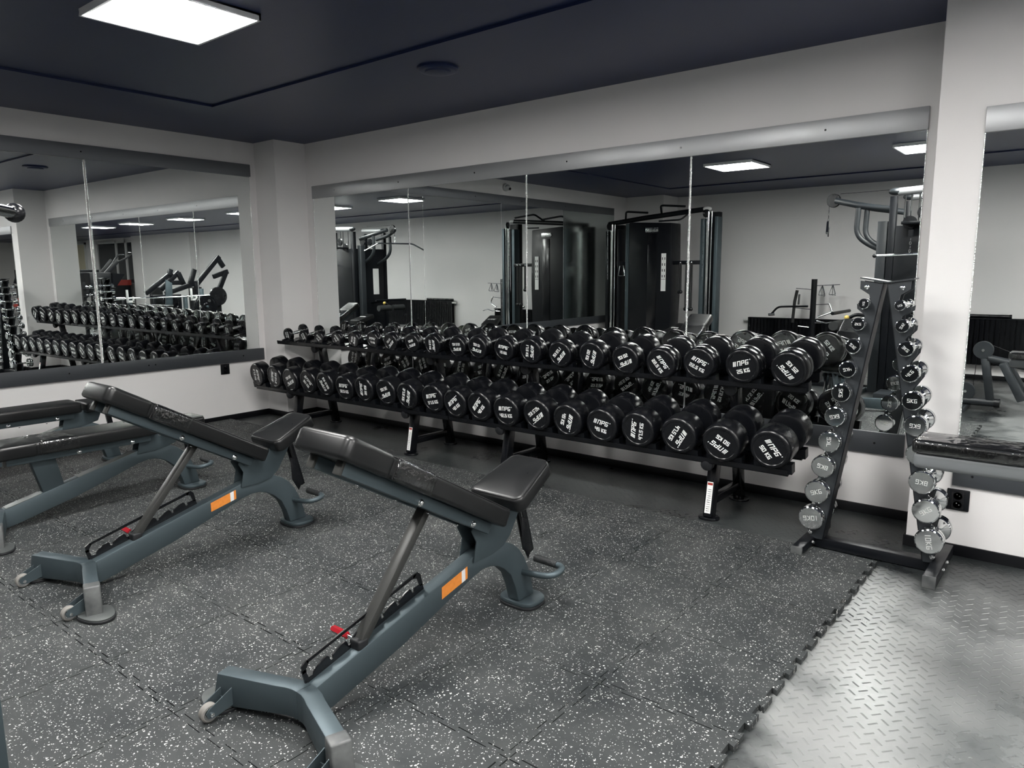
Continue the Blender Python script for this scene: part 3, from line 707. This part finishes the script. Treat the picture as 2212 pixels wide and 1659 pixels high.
# ------------------------------------------------------------------ A-frame stand with chrome dumbbells
CL = [(5.745,1.270,85),(5.726,1.173,0),(5.709,1.066,140),(5.691,.952,192),(5.668,.834,-90),(5.646,.713,195),(5.626,.582,90),(5.603,.451,170),(5.580,.315,20),(5.559,.173,190)]
CR = [(5.900,1.265,20),(5.916,1.171,-120),(5.937,1.066,-40),(5.962,.953,50),(5.980,.827,0),(6.000,.711,180),(6.021,.579,100),(6.045,.448,175),(6.071,.314,38),(6.093,.170,-80)]
CRR = [.0245, .031, .036, .041, .046, .050, .053, .056, .059, .062]
cs = thing('dumbbell_stand', 'black A-frame stand of chrome dumbbells at the end of the racks', 'dumbbell stand', (5.83, -.70, 0))
ox, oyy = 5.83, -.70
def notch(arr, sgn):
    top_in, bot_in = ((5.811, 1.362), (5.606, .052)) if sgn < 0 else ((5.833, 1.362), (6.068, .050))
    top_out = (5.713, 1.378) if sgn < 0 else (5.930, 1.378)
    pts = [top_in, top_out, (top_out[0]+(-.006 if sgn < 0 else .006)*0, 1.340), (arr[0][0]-sgn*.010, 1.312)]
    for i, (x, z, _) in enumerate(arr):
        pts += [(x-sgn*.016, z+.018), (x-sgn*.008, z-.012), (x+sgn*.014, z-.018), (x+sgn*.042, z-.002), (x+sgn*.040, z-.026)]
        if i < 9: pts.append((arr[i+1][0]-sgn*.014, arr[i+1][1]+.042))
    pts += [(arr[9][0]+sgn*.010, .052), bot_in]
    return [(p[0]-ox, p[1]) for p in pts], (top_in[0]-ox, top_in[1]), (bot_in[0]-ox, bot_in[1])
for arr, sgn in ((CL, -1), (CR, 1)):
    pts, ti, bi = notch(arr, sgn)
    lg = MB()
    for yy in (-.045, .035): lg.prism(pts, yy, yy+.005, 'y')
    lo = lg.build('notched_leg', M_char, cs, bevel=0.0)
    MB().bar((ti[0]-sgn*.002, -.003, ti[1]), (bi[0]-sgn*.002, -.003, bi[1]), .005, .080, side=(1, 0, 0)).build('leg_web', M_blackm, lo)
    lid = ((-.117, 1.392), (.004, 1.371)) if sgn < 0 else ((.004, 1.371), (.115, 1.388))
    MB().bar((lid[0][0], -.003, lid[0][1]), (lid[1][0], -.003, lid[1][1]), .006, .11, side=(0, 0, 1)).build('lid_plate', M_char, cs)
    for (bx, bz) in (((-.087, 1.348) if sgn < 0 else (.067, 1.346)), ((arr[9][0]-ox+sgn*.012, .082))):
        MB().lathe([(0, .012), (.006, .012), (.010, .006)], (bx, -.045, bz), (0, -1, 0), 6).build('bolt', M_chrome, cs)
fx0 = [(5.514-ox, .020), (6.100-ox, 0.0)]
for (fx, fz) in fx0:
    ft = MB().box(fx, fx+.054, -.235, .262, fz, .058).build('base_foot', M_blackm, cs, bevel=0.004)
    MB().box(fx-.001, fx+.055, -.246, -.234, fz-.0, .060).build('foot_cap', M_worn, ft, bevel=0.004)
    for yy in (-.06, .05): MB().lathe([(0, .010), (.005, .010), (.009, .005)], (fx+.054, yy, .035), (1, 0, 0), 6).build('bolt', M_chrome, ft)
MB().box(5.568-ox, 6.100-ox, -.035, .030, .004, .056).build('crossbar', M_blackm, cs, bevel=0.004)
def chrome_db(n, R, M, label):
    Lt = .200+.007*n; hl = R*.95 if n > 3 else .038; e = R*.10
    t = thing('chrome_dumbbell', label, 'dumbbell', M=M, group='chrome dumbbells on the A-frame stand')
    for s in (0, 1):
        Mh = Matrix.Translation((0, -Lt/2, 0)) if s == 0 else Matrix.Translation((0, Lt/2, 0)) @ Matrix.Rotation(PI, 4, 'Z')
        h = MB().lathe([(0, 0), (0, R*.88), (e*.4, R*.955), (e, R), (hl*.45, R), (hl*.50, R*.955), (hl*.55, R), (hl-e, R), (hl-e*.3, R*.93), (hl, R*.82), (hl+.003, R*.55), (hl+.010, .016), (hl+.018, .0125)], (0, 0, 0), (0, 1, 0), 40).build('weight_head', M_chrome, t, M=Mh, sharp=14)
        tm = MB(); text_mb(tm, '%dKG' % n, R*.34, R*.20, R*.05, 0, 0, 0, -.0008, .0009); tm.build('engraved_weight', M_etch, h)
    MB().lathe([(-Lt/2+hl, .0115), (-.02, .0125), (0, .0145), (.02, .0125), (Lt/2-hl, .0115)], (0, 0, 0), (0, 1, 0), 20).build('handle', M_steel, t)
    return t
for i in range(10):
    first = None
    for arr, side, dy in ((CL, 'left', 0.0), (CR, 'right', 0.0)):
        x, z, a = arr[i]; Lt = .200+.007*(i+1)
        M = Matrix.Translation((x, -.80+Lt/2, z)) @ Matrix.Rotation(rad(-a), 4, 'Y')
        lab = 'chrome dumbbell marked %dKG on the %s leg of the A-frame stand' % (i+1, side)
        first = chrome_db(i+1, CRR[i], M, lab) if first is None else dup(first, M=M, label=lab)

# ------------------------------------------------------------------ near objects cut by the picture edges
t = thing('padded_machine_arm', 'black pad in a clear glossy cover jutting in from the right edge', 'machine pad', (6.20, -1.93, .0))
mb, sp = cushion(.95, .150, .036, .012, .012, crown=.002); Mq = Matrix.Translation((.475, 0, .880)) @ Matrix.Rotation(rad(-90), 4, 'Z')
pd = mb.build('pad', M_leather, t, M=Mq, sharp=50)
cm, _ = cushion(.962, .160, .044, .014, .012, crown=.002); cm.build('clear_cover', M_cover, pd, sharp=50)
MB().box(.0, .95, -.072, .072, .808, .859).build('support_beam', M_mid, t, bevel=0.014, seg=3)
MB().box(.72, .80, -.04, .04, 0.0, .825).build('post', M_frame, t, bevel=0.006); MB().box(.55, .97, -.30, .30, 0, .02).build('base_plate', M_frame, t, bevel=0.004)
# ------------------------------------------------------------------ opposite side of the room (seen in the mirrors)
def chain_handle(t, p, L=.10):
    m = MB()
    for k in range(4): m.tube([(p[0]+.008*math.cos(q)*(k % 2), p[1]+.008*math.cos(q)*((k+1) % 2), p[2]-k*L/4-.018+.018*math.sin(q)) for q in [2*PI*i/10 for i in range(11)]], .003, 6)
    m.build('chain', M_chrome, t)
# cable crossover station
t = thing('cable_crossover', 'tall black cable crossover station with weight tower, against the opposite wall', 'gym machine', (1.16, -6.02, 0))
MB().prism([(-.50, .03), (.22, .03), (.26, 1.2), (.24, 2.16), (-.50, 2.20)], -.17, .15, 'y').build('weight_tower', M_blackm, t, bevel=0.012)
MB().box(-.16, .0, .150, .156, .12, 2.0).build('tower_panel', M_black, t, bevel=0.002)
MB().box(-.555, -.50, .02, .16, .02, 2.18).build('tower_edge', M_frame, t, bevel=0.006)
MB().box(-.20, .02, .156, .160, 2.03, 2.10).build('name_plate', M_steel, t, bevel=0.001)
pl = MB().box(.085, .165, .156, .160, 1.12, 1.70).build('instruction_plate', M_label, t)
ic = MB()
for k in range(4):
    for xx in (.10, .14): ic.box(xx, xx+.012, .160, .1606, 1.60-.09*k, 1.64-.09*k)
ic.box(.09, .16, .160, .1606, 1.30, 1.305); ic.build('print', M_black, pl)
tb = MB().tube([(-.93, .05, 2.195), (-.3, .05, 2.26), (.74, .05, 2.34)], .038, 14).build('top_beam', M_blackm, t)
MB().ball((.765, .05, 2.343), .05, 18, (1.5, 1, .75)).build('end_cap', M_winf, t)
pb = MB()
pb.tube(fil([(-.62, .05, 2.24), (-.50, .25, 2.36), (-.1, .28, 2.32)], .05), .016, 10)
pb.tube(fil([(.02, .05, 2.30), (.10, .25, 2.42), (.52, .28, 2.38)], .05), .016, 10)
pb.tube(fil([(.45, .05, 2.28), (.38, .12, 2.20), (.05, .20, 2.19)], .05), .013, 10)
pb.build('pull_up_bar', M_blackm, t)
for x in (-.83, .82):
    z1 = 2.18 if x < 0 else 2.30
    MB().cyl((x, .12, .06), (x, .12, z1), .022, 14).cyl((x+.055, .12, .06), (x+.055, .12, z1), .009, 10).build('guide_rod', M_chrome, t)
    MB().box(x+.10, x+.15, -.05, .12, .02, z1-.08).box(x-.13, x-.06, -.05, .10, .02, z1-.10).build('column', M_frame if x > 0 else M_blackm, t, bevel=0.006)
    MB().box(x-.11, x+.10, -.16, -.05, .02, z1).build('column_cover', M_blackm, t, bevel=0.01)
    pu = MB().lathe([(-.018, .055), (-.012, .06), (0, .05), (.012, .06), (.018, .055)], (x-.02, .15, z1-.03), (1, .4, 0), 24).build('pulley', M_rub, t)
    MB().cyl((x-.06, .16, z1-.05), (x-.05, .16, 1.3), .003, 6).build('cable', M_steel, t)
hb = MB().box(.22, .70, .06, .11, 1.525, 1.585).box(-.76, -.50, .06, .11, 1.525, 1.585).build('cross_rail', M_blackm, t, bevel=0.004)
for x, L, w_ in ((.40, .42, .018), (.51, .68, .016), (.58, .68, .016)):
    r_ = MB().tube([(x-.012, .14, 1.54), (x-.018, .14, 1.54-L*.6), (x-.012, .14, 1.54-L)], w_*.8, 8).tube([(x+.012, .14, 1.54), (x+.012, .14, 1.54-L*.6), (x+.014, .14, 1.54-L)], w_*.8, 8)
    o = r_.build('hanging_rope', M_rope, t); MB().ball((x-.012, .14, 1.53-L), .03, 12).ball((x+.014, .14, 1.53-L), .03, 12).build('rope_stop', M_rub, o); MB().ball((x, .14, 1.555), .018, 10).build('hook', M_chrome, o)
MB().tube(fil([(-.66, .14, 1.52), (-.69, .14, 1.36), (-.57, .14, 1.36), (-.60, .14, 1.52)], .02), .006, 8).build('stirrup_handle', M_chrome, t)
MB().box(-.95, .95, -.10, -.02, .0, .06).box(-.90, -.80, -.3, .35, 0, .05).box(.78, .88, -.3, .35, 0, .05).build('base_frame', M_blackm, t, bevel=0.006)

# adjustable pad with logo, in front of the crossover
def logo_pad(loc, rz, tilt, label, L=.42, W=.26):
    t = thing('machine_seat', label, 'machine seat', loc, rz)
    Mp = Matrix.Translation((0, 0, .565)) @ Matrix.Rotation(tilt, 4, 'X')
    mb, sp = cushion(L, W, .075, .035, .018, w2=W*.86); p = mb.build('seat_pad', mat('grey_vinyl_'+label[:4], (.16, .165, .165), .35, bump=(200, .1, .001)) if False else M_leather, t, M=Mp, sharp=50)
    MB().tube(sp, .003, 6).build('piping', M_pipe, p)
    lm = MB(); logo(lm, W*.62, 0, -.0008); lm.v = [(v[0], v[2]+L*.05, .0425+(-v[1])) for v in lm.v]; lm.build('white_logo', M_label, p)
    MB().box(-.03, .03, -.03, .03, .03, .53).build('post', M_frame, t, bevel=0.005); MB().box(-.05, .05, -.35, .35, 0, .05).box(-.25, .25, .28, .35, 0, .05).build('base', M_frame, t, bevel=0.006)
    return t
logo_pad((1.82, -5.20, 0), rad(200), rad(20), 'black seat with white logo, mirrored between the crossover and the radiator')
logo_pad((4.50, -4.43, 0), rad(180), rad(14), 'black seat with white logo, mirrored just left of the chrome dumbbell stand')

# storage post with cable handles
t = thing('attachment_rack', 'black post hung with chrome cable handles and ropes, mirrored right of centre', 'attachment rack', (3.20, -7.08, 0))
MB().cyl((0, 0, .02), (0, 0, 1.29), .042, 20).build('post', M_blackm, t); MB().cyl((0, 0, 0), (0, 0, .02), .17, 28).build('base_disc', M_blackm, t)
ar = MB()
for z, x in ((1.19, .38), (.90, .26), (1.13, -.26), (.83, -.30), (.62, .34), (.55, -.2)): ar.cyl((0, .0, z), (x, .03, z+.02), .006, 8)
ar.build('peg', M_chrome, t)
for x, z in ((.13, 1.20), (.28, 1.21)):
    MB().tube(fil([(x, .03, z), (x-.045, .06, z-.15), (x+.03, .0, z-.15), (x, .03, z)], .02), .006, 8).tube(fil([(x, .03, z), (x-.015, -.02, z-.17), (x+.055, .06, z-.16), (x, .03, z)], .02), .006, 8).build('stirrup_handle', M_chrome, t)
MB().tube([(-.24, .03, 1.12), (-.27, .03, .95), (-.29, .03, .62)], .024, 10).build('rope', M_rope, t)
MB().cyl((-.20, .04, 1.06), (-.205, .04, .90), .017, 12).build('rotating_grip', M_chrome, t)
MB().tube(fil([(-.62, .05, .74), (-.52, .05, .86), (-.30, .04, .87), (-.05, .1, .88)], .06), .016, 10).build('curl_bar', M_blackm, t)
MB().cyl((-.66, .05, .735), (-.56, .05, .745), .022, 12).build('bar_collar', M_chrome, t)
MB().tube(fil([(.24, .03, .93), (.30, .05, .80), (.10, .09, .72)], .04), .014, 10).build('row_handle', M_chrome, t)
MB().tube([(.08, .06, .66), (.22, .06, .63), (.36, .06, .66), (.5, .06, .63)], .010, 8).build('wavy_bar', M_chrome, t)

# lat pull-down tower
t = thing('lat_pulldown', 'big black lat pull-down tower just left of the picture, its chrome bar end in view', 'gym machine', (5.20, -4.85, 0))
fr = MB()
for x in (-.44, .14):
    for y in (-.38, .36): fr.box(x-.035, x+.035, y-.035, y+.035, 0.02, 2.22)
for y in (-.38, .36): fr.box(-.48, .18, y-.03, y+.03, 0, .06)
fr.build('tower_frame', M_blackm, t, bevel=0.005)
MB().box(-.40, .10, .365, .40, .10, 1.90).build('weight_shroud', M_blackm, t, bevel=0.004)
MB().box(-.465, -.43, -.34, .32, .10, 1.90).build('weight_shroud', M_blackm, t, bevel=0.004)
MB().box(-.40, .10, -.41, -.38, .1, 1.90).build('weight_shroud', M_blackm, t, bevel=0.004)
MB().box(-.60, -.50, .22, .32, .03, 1.96).build('shroud_edge', M_char, t, bevel=0.004)
MB().tube([(-.40, .37, 2.265), (.20, .37, 2.29)], .042, 14).build('top_tube', M_strip, t); MB().tube([(-.40, -.38, 2.265), (.20, -.38, 2.29)], .042, 14).build('top_tube', M_strip, t)
MB().ball((-.43, .37, 2.27), .055, 16, (1.3, 1, .7)).build('tube_cap', M_char, t); MB().ball((-.43, -.38, 2.27), .055, 16, (1.3, 1, .7)).build('tube_cap', M_char, t)
for x, y, z in ((-.26, .42, 1.93), (-.12, .44, 2.03), (.0, -.2, 2.05), (-.1, -.3, 2.05)): MB().lathe([(-.014, .07), (0, .06), (.014, .07)], (x, y, z), (0, 1, 0), 24).build('pulley', M_rub, t)
for x in (-.34, -.28, -.20, -.04, .04): MB().cyl((x, .30, 1.90), (x, .30, 2.24), .008, 8).build('guide_rod', M_chrome, t)
for y in (.20, -.20):
    MB().tube(fil([(-.44, y, 2.085), (-.80, y, 2.15), (-1.12, y*.45, 2.235)], .12), .035, 14).build('upper_arm', M_char, t)
    MB().tube(fil([(-.84, y, 2.13), (-.85, y, 1.82), (-.68, y, 1.69), (-.44, y, 1.60)], .14, 7), .030, 14).build('curved_brace', M_char, t)
MB().lathe([(-.020, .075), (-.012, .08), (0, .07), (.012, .08), (.020, .075)], (-1.17, 0, 2.245), (0, 1, 0), 28).build('front_pulley', M_rub, t)
MB().cyl((-1.22, 0, 2.24), (-1.22, 0, 2.12), .003, 6).build('cable', M_blackm, t); MB().cyl((-1.1, 0, 2.32), (-.4, 0, 2.33), .003, 6).build('cable', M_blackm, t)
chain_handle(t, (-1.22, 0, 2.14), .13)
MB().tube(fil([(-1.38, -.60, 1.86), (-1.31, -.36, 1.98), (-1.13, .34, 1.98), (-1.06, .60, 1.84)], .05), .014, 12).build('lat_bar', M_chrome, t)
o = MB().tube([(-.48, .905, 1.571), (.10, .36, 1.600)], .0135, 16).build('row_bar', M_chrome, t); MB().ball((-.48, .905, 1.571), .0215, 20).build('ball_end', M_rub, o)
chain_handle(t, (-.20, .64, 1.76), .16); MB().box(-.222, -.178, .62, .66, 1.77, 1.84).build('cable_block', M_blackm, t)
MB().cyl((-.20, .64, 1.82), (-.20, .50, 1.93), .003, 6).build('cable', M_blackm, t); MB().box(-.30, -.10, .38, .66, 1.90, 1.93).build('pulley_bracket', M_blackm, t, bevel=.004)
MB().box(-.471, -.466, -.20, -.06, 1.02, 1.52).build('instruction_plate', M_label, t)
MB().cyl((-1.02, -.34, .77), (-1.02, -.06, .77), .055, 20).build('knee_roller', M_grip, t); MB().cyl((-1.02, .00, .77), (-1.02, .28, .77), .055, 20).build('knee_roller', M_grip, t)
MB().tube(fil([(-.44, 0, .85), (-.85, 0, .90), (-1.02, 0, .78)], .05), .022, 10).tube([(-1.02, -.40, .92), (-1.02, .34, .92)], .02, 10).build('roller_arm', M_blackm, t)
MB().ball((-.93, .06, .86), .03, 12).build('knob', M_yellow, t)
MB().box(-1.30, -.44, -.04, .04, 0, .06).build('base_rail', M_blackm, t, bevel=0.006)
MB().box(-.79, -.728, .77, .832, 0, .46).build('seat_post', M_frame, t, bevel=.006)
bp_ = MB().box(-.42, .16, .50, .84, .0, .10).build('foot_platform', M_char, t, bevel=0.01)
lm = MB(); logo(lm, .22, 0, 0); lm.v = [(-v[0]-.10, .8405+v[1], v[2]+.052) for v in lm.v]; lm.build('white_logo', M_label, bp_)

# low-row station reflected in the right-hand mirror
t = thing('low_row_station', 'black low-row rail with pulleys and foot plates, mirrored at the right edge', 'gym machine', (5.65, -4.98, 0))
MB().cyl((-.22, 0, .085), (.26, 0, .085), .040, 20).build('base_rail', M_char, t); MB().cyl((.225, 0, .085), (.275, 0, .085), .045, 20).build('end_cap', M_rub, t)
MB().bar((.19, 0, .10), (.115, 0, .535), .075, .06, side=(1, 0, 0)).build('post', M_char, t, bevel=0.01)
for x, z in ((.095, .615), (-.03, .185)):
    o = MB().lathe([(-.03, .085), (-.02, .09), (.02, .09), (.03, .085)], (x, 0, z), (0, 1, 0), 32).build('pulley_guard', M_char, t); MB().cyl((x, .03, z), (x, .036, z), .014, 12).build('bolt', M_chrome, o)
MB().cyl((.045, 0, .56), (.035, 0, .25), .003, 6).cyl((.16, 0, .67), (.45, 0, .56), .003, 6).build('cable', M_blackm, t)
MB().cyl((.14, 0, .535), (.62, 0, .44), .038, 16).build('top_rail', M_char, t)
for y in (-.16, .16):
    MB().prism([(.25, .50), (.31, .52), (.50, .17), (.43, .14)], y-.06, y+.06, 'y').build('foot_plate', M_char, t, bevel=0.01)
MB().tube([(.45, 0, .56), (.52, 0, .53), (.60, 0, .53)], .012, 8).build('carabiner', M_chrome, t)
MB().box(-.10, -.0, -.25, .25, 0, .05).build('cross_foot', M_char, t, bevel=0.006)

# radiators
def radiator(x0, x1, z0, z1, label):
    t = thing('radiator', label, 'radiator', ((x0+x1)/2, YB, 0)); W = x1-x0; m = MB(); n = int(W/.055)
    for k in range(n): m.box(-W/2+k*W/n, -W/2+k*W/n+.036, .05, .13, z0, z1)
    m.box(-W/2, W/2, .06, .10, z0, z1).build('ribbed_panel', M_black, t)
    MB().box(-W/2, W/2, .045, .135, z1, z1+.012).build('top_grille', M_blackm, t)
    MB().cyl((-W/2-.09, .09, z1-.03), (-W/2, .09, z1-.03), .022, 14).build('thermostat_valve', M_winf, t)
    MB().cyl((-W/2-.02, .09, 0), (-W/2-.02, .09, z0+.1), .010, 10).cyl((W/2+.02, .09, 0), (W/2+.02, .09, z0+.1), .010, 10).build('pipe', M_winf, t)
radiator(2.10, 3.66, .12, .655, 'low black ribbed radiator mirrored behind the hanging handles')
radiator(4.95, 7.4, .20, .79, 'long black ribbed radiator mirrored at the right edge')
t = thing('rolled_mat', 'thin black rolled mat lying along the top of the long radiator', 'rolled mat', (5.35, YB+.09, .826)); MB().cyl((-.42, 0, 0), (.42, 0, 0), .024, 20).build('roll', M_rub, t); MB().cyl((.40, 0, 0), (.425, 0, 0), .027, 20).build('end_band', M_blackm, t)

# plate-loaded machines and racks farther right (x > 7), seen twice-mirrored in the left wall mirror
def plate(mb, c, r, d=(1, 0, 0), th=.04):
    mb.lathe([(-th/2, r*.22), (-th/2, r*.30), (-th*.25, r*.34), (-th*.25, r*.84), (-th/2, r*.88), (-th/2, r), (th/2, r), (th/2, r*.88), (th*.25, r*.84), (th*.25, r*.34), (th/2, r*.30), (th/2, r*.22)], c, d, 36)
t = thing('leg_press', 'black inclined sled machine with long rails and raised handles, mirrored far left', 'gym machine', (11, -3.0, 0))
MB().bar((0, .55, .85), (0, -.30, 1.76), .05, .10).bar((.5, .45, .80), (.5, -.42, 1.78), .05, .10).build('rail', M_blackm, t, bevel=0.005)
MB().tube(fil([(0, -.21, 1.72), (0, -.33, 1.89), (0, -.47, 1.89)], .05), .022, 10).tube(fil([(.4, -.45, 1.72), (.4, -.67, 1.81), (.4, -.85, 1.95), (.4, -.75, 1.95)], .05), .022, 10).build('handle', M_blackm, t)
MB().box(-.1, .6, -.10, .35, 1.05, 1.50).build('carriage', M_blackm, t, bevel=0.02)
MB().prism([(-.15, 1.49), (-.42, 1.45), (-.20, 1.15), (-.12, 1.20)], -.05, .5, 'x').build('foot_platform', M_black, t)
MB().box(-.1, .0, -.3, .9, 0, .06).box(.5, .6, -.3, .9, 0, .06).box(-.1, .6, -.35, -.28, 0, .9).build('base_frame', M_blackm, t, bevel=0.005)
t = thing('pad_station', 'black machine with a row of padded levers, mirrored at far left', 'gym machine', (12, -2.85, 0))
m = MB().box(-.05, .05, -.45, .45, 1.48, 1.57)
for k in range(5): m.bar((0, .38-.18*k, 1.54), (0, .48-.18*k, 1.27), .05, .05)
m.box(-.05, .05, -.45, -.37, 0, 1.5).box(-.05, .05, .37, .45, 0, 1.5).build('lever_frame', M_blackm, t, bevel=0.004)
MB().box(-.06, .06, .30, .52, 1.16, 1.26).build('pad', M_leather, t, bevel=0.02)
t = thing('barbell_bench', 'grey bench rack with chrome barbell and weight plates, mirrored low in the left mirror', 'weight bench', (7.6, -2.45, 0))
for y in (.55, -.55): MB().box(-.04, .04, y-.03, y+.03, 0, 1.02).box(-.30, .30, y-.03, y+.03, 0, .06).build('upright', M_frame, t, bevel=0.004)
for y in (.63, -.63): MB().box(-.10, -.075, y-.03, y+.01, .94, 1.16).box(-.10, -.075, y-.13, y+.01, .92, .96).box(-.10, -.075, y-.13, y-.10, .92, 1.03).build('bar_hook', M_winf, t, bevel=0.003)
MB().prism([(-.20, 1.34), (-.32, 1.27), (-.30, .80), (-.16, .78)], .02, .06, 'x').build('side_plate', M_frame, t, bevel=0.003)
mb, _ = cushion(1.1, .28, .07, .03, .016); mb.build('bench_pad', M_leather, t, M=Matrix.Translation((.5, 0, .46)) @ Matrix.Rotation(rad(90), 4, 'Z')); MB().box(.1, .18, -.04, .04, 0, .42).box(.85, .93, -.04, .04, 0, .42).box(0, 1.0, -.03, .03, .36, .42).build('bench_frame', M_frame, t, bevel=.004)
b = thing('barbell', 'chrome barbell lying across the bench rack, mirrored low in the left mirror', 'barbell', (7.56, -2.45, 1.0))
MB().cyl((0, -.65, 0), (0, .65, 0), .0145, 14).build('bar', M_chrome, b); MB().cyl((0, -1.05, 0), (0, -.65, 0), .026, 14).cyl((0, .65, 0), (0, 1.05, 0), .026, 14).build('sleeve', M_chrome, b)
t = thing('plate_tree', 'stand with black weight plates, mirrored at the right part of the left mirror', 'plate rack', (7.5, -3.34, 0))
MB().box(.05, .13, -.04, .04, 0, 1.15).box(-.2, .35, -.30, .30, 0, .05).cyl((-.14, 0, .79), (.1, 0, .79), .022, 12).cyl((-.1, .0, .35), (.1, 0, .35), .022, 12).build('stand', M_frame, t, bevel=0.004)
for k, (dx, z, r) in enumerate(((-.02, .79, .225), (-.08, .79, .225), (.0, .35, .20))):
    o = thing('weight_plate', ['black weight plate, rear of the two on the upper peg of the plate tree', 'black weight plate, front of the two on the upper peg of the plate tree', 'black weight plate on the lower peg of the plate tree'][k], 'weight plate', (7.5+dx, -3.34, z), 0, 'weight plates on the plate tree')
    m = MB(); plate(m, (0, 0, 0), r); m.build('disc', M_rub, o); q = MB()
    for a in range(3): q.cyl((-.012, math.cos(a*2.094)*r*.58, math.sin(a*2.094)*r*.58), (-.0105, math.cos(a*2.094)*r*.58, math.sin(a*2.094)*r*.58), r*.14, 16)
    q.build('grip_hole', M_steel, o)
def lever(label, x, y, pts, disc, foot):
    t = thing('lever_machine', label, 'gym machine', (x, y, 0))
    m = MB()
    for (a, b_) in pts: m.bar((0, a[0]-y, a[1]), (.02, b_[0]-y, b_[1]), .07, .10, side=(1, 0, 0))
    m.build('lever_arm', M_blackm, t, bevel=0.006)
    f = MB()
    for yy in foot: f.box(.02, .10, yy-y-.04, yy-y+.04, 0, .95)
    f.box(.02, .10, min(foot)-y-.1, max(foot)-y+.1, 0, .07).box(-.35, .5, -.04, .04, 0, .07).box(.02, .10, min(foot)-y-.04, max(foot)-y+.04, .90, .98)
    f.build('frame', M_blackm, t, bevel=0.005)
    for (yy, z, r) in disc:
        q = MB(); plate(q, (-.06, yy-y, z), r); q.build('fixed_plate', M_rub, t)
    MB().box(.15, .35, -.15, .15, .45, .52).box(.38, .45, -.15, .15, .55, 1.15).build('seat_pad', M_leather, t, bevel=0.02)
    return t
lever('black plate-loaded machine with angled arms, mirrored in the middle of the left mirror', 10, -3.85, [((-3.40, 1.02), (-4.05, 1.48)), ((-3.98, 1.42), (-4.03, 1.56)), ((-3.76, 1.10), (-4.22, 1.50)), ((-4.19, 1.48), (-4.32, 1.2)), ((-4.0, 1.25), (-4.25, 1.25))], [(-3.95, .80, .19)], (-3.6, -4.2))
lever('taller black plate-loaded machine with long raised arm, mirrored at the right of the left mirror', 9, -4.25, [((-3.33, 1.03), (-4.06, 1.25)), ((-4.06, 1.22), (-4.66, 1.84)), ((-4.47, 1.38), (-4.85, 1.50)), ((-4.80, 1.50), (-4.62, 1.12)), ((-4.62, 1.78), (-4.75, 1.60)), ((-4.05, 1.25), (-4.07, .90)), ((-3.9, 1.2), (-4.04, 1.55))], [(-4.52, .94, .21)], (-4.0, -4.6))
t = thing('storage_rack', 'tiered rack of small chrome dumbbells beyond the barbell bench, mirrored far left', 'storage rack', (10, -2.3, 0))
MB().box(-.03, .03, .14, .20, 0, 1.3).box(-.03, .03, -.20, -.14, 0, 1.3).build('post', M_blackm, t); m = MB()
for k in range(6): m.box(-.10, .10, -.22, .22, .30+.17*k, .315+.17*k)
m.build('shelf', M_blackm, t)
f0 = None
for k in range(6):
    for yy in (-.12, .08):
        lab = '%s chrome dumbbell on the %s shelf of the tiered storage rack, mirrored far left' % ('rear' if yy < 0 else 'front', ['bottom', 'second', 'third', 'fourth', 'fifth', 'top'][k])
        if f0 is None:
            f0 = thing('small_dumbbell', lab, 'dumbbell', (10, -2.3+yy, .315+.17*k+.031), 0, 'small dumbbells on the storage rack')
            MB().cyl((0, -.07, 0), (0, -.03, 0), .031, 16).cyl((0, .03, 0), (0, .07, 0), .031, 16).build('weight_head', M_chrome, f0); MB().cyl((0, -.03, 0), (0, .03, 0), .012, 10).build('handle', M_chrome, f0)
        else: dup(f0, loc=(10, -2.3+yy, .315+.17*k+.031), label=lab)
t = thing('red_seat_machine', 'machine with a bright red lever, mirrored at the left end of the left mirror', 'gym machine', (9, -1.40, 0))
MB().bar((0, .08, .86), (0, -.08, 1.08), .06, .09).build('red_lever', M_redb, t, bevel=0.008); MB().box(-.04, .04, -.04, .04, 0, .95).box(-.3, .3, -.04, .04, 0, .05).bar((0, -.02, 1.05), (0, -.14, 1.18), .06, .10).build('frame', M_blackm, t, bevel=.004)
for k, x in enumerate((19.0, 20.0)):
    t = thing('locker_bench', ['left', 'right'][k]+' red topped cabinet in front of the dark window, mirrored', 'cabinet', (x, -6.9, 0)); MB().box(-.42, .42, -.25, .25, 0, 1.1).build('body', M_blackm, t); MB().box(-.44, .44, -.27, .27, 1.1, 1.28).build('top', M_redb, t)
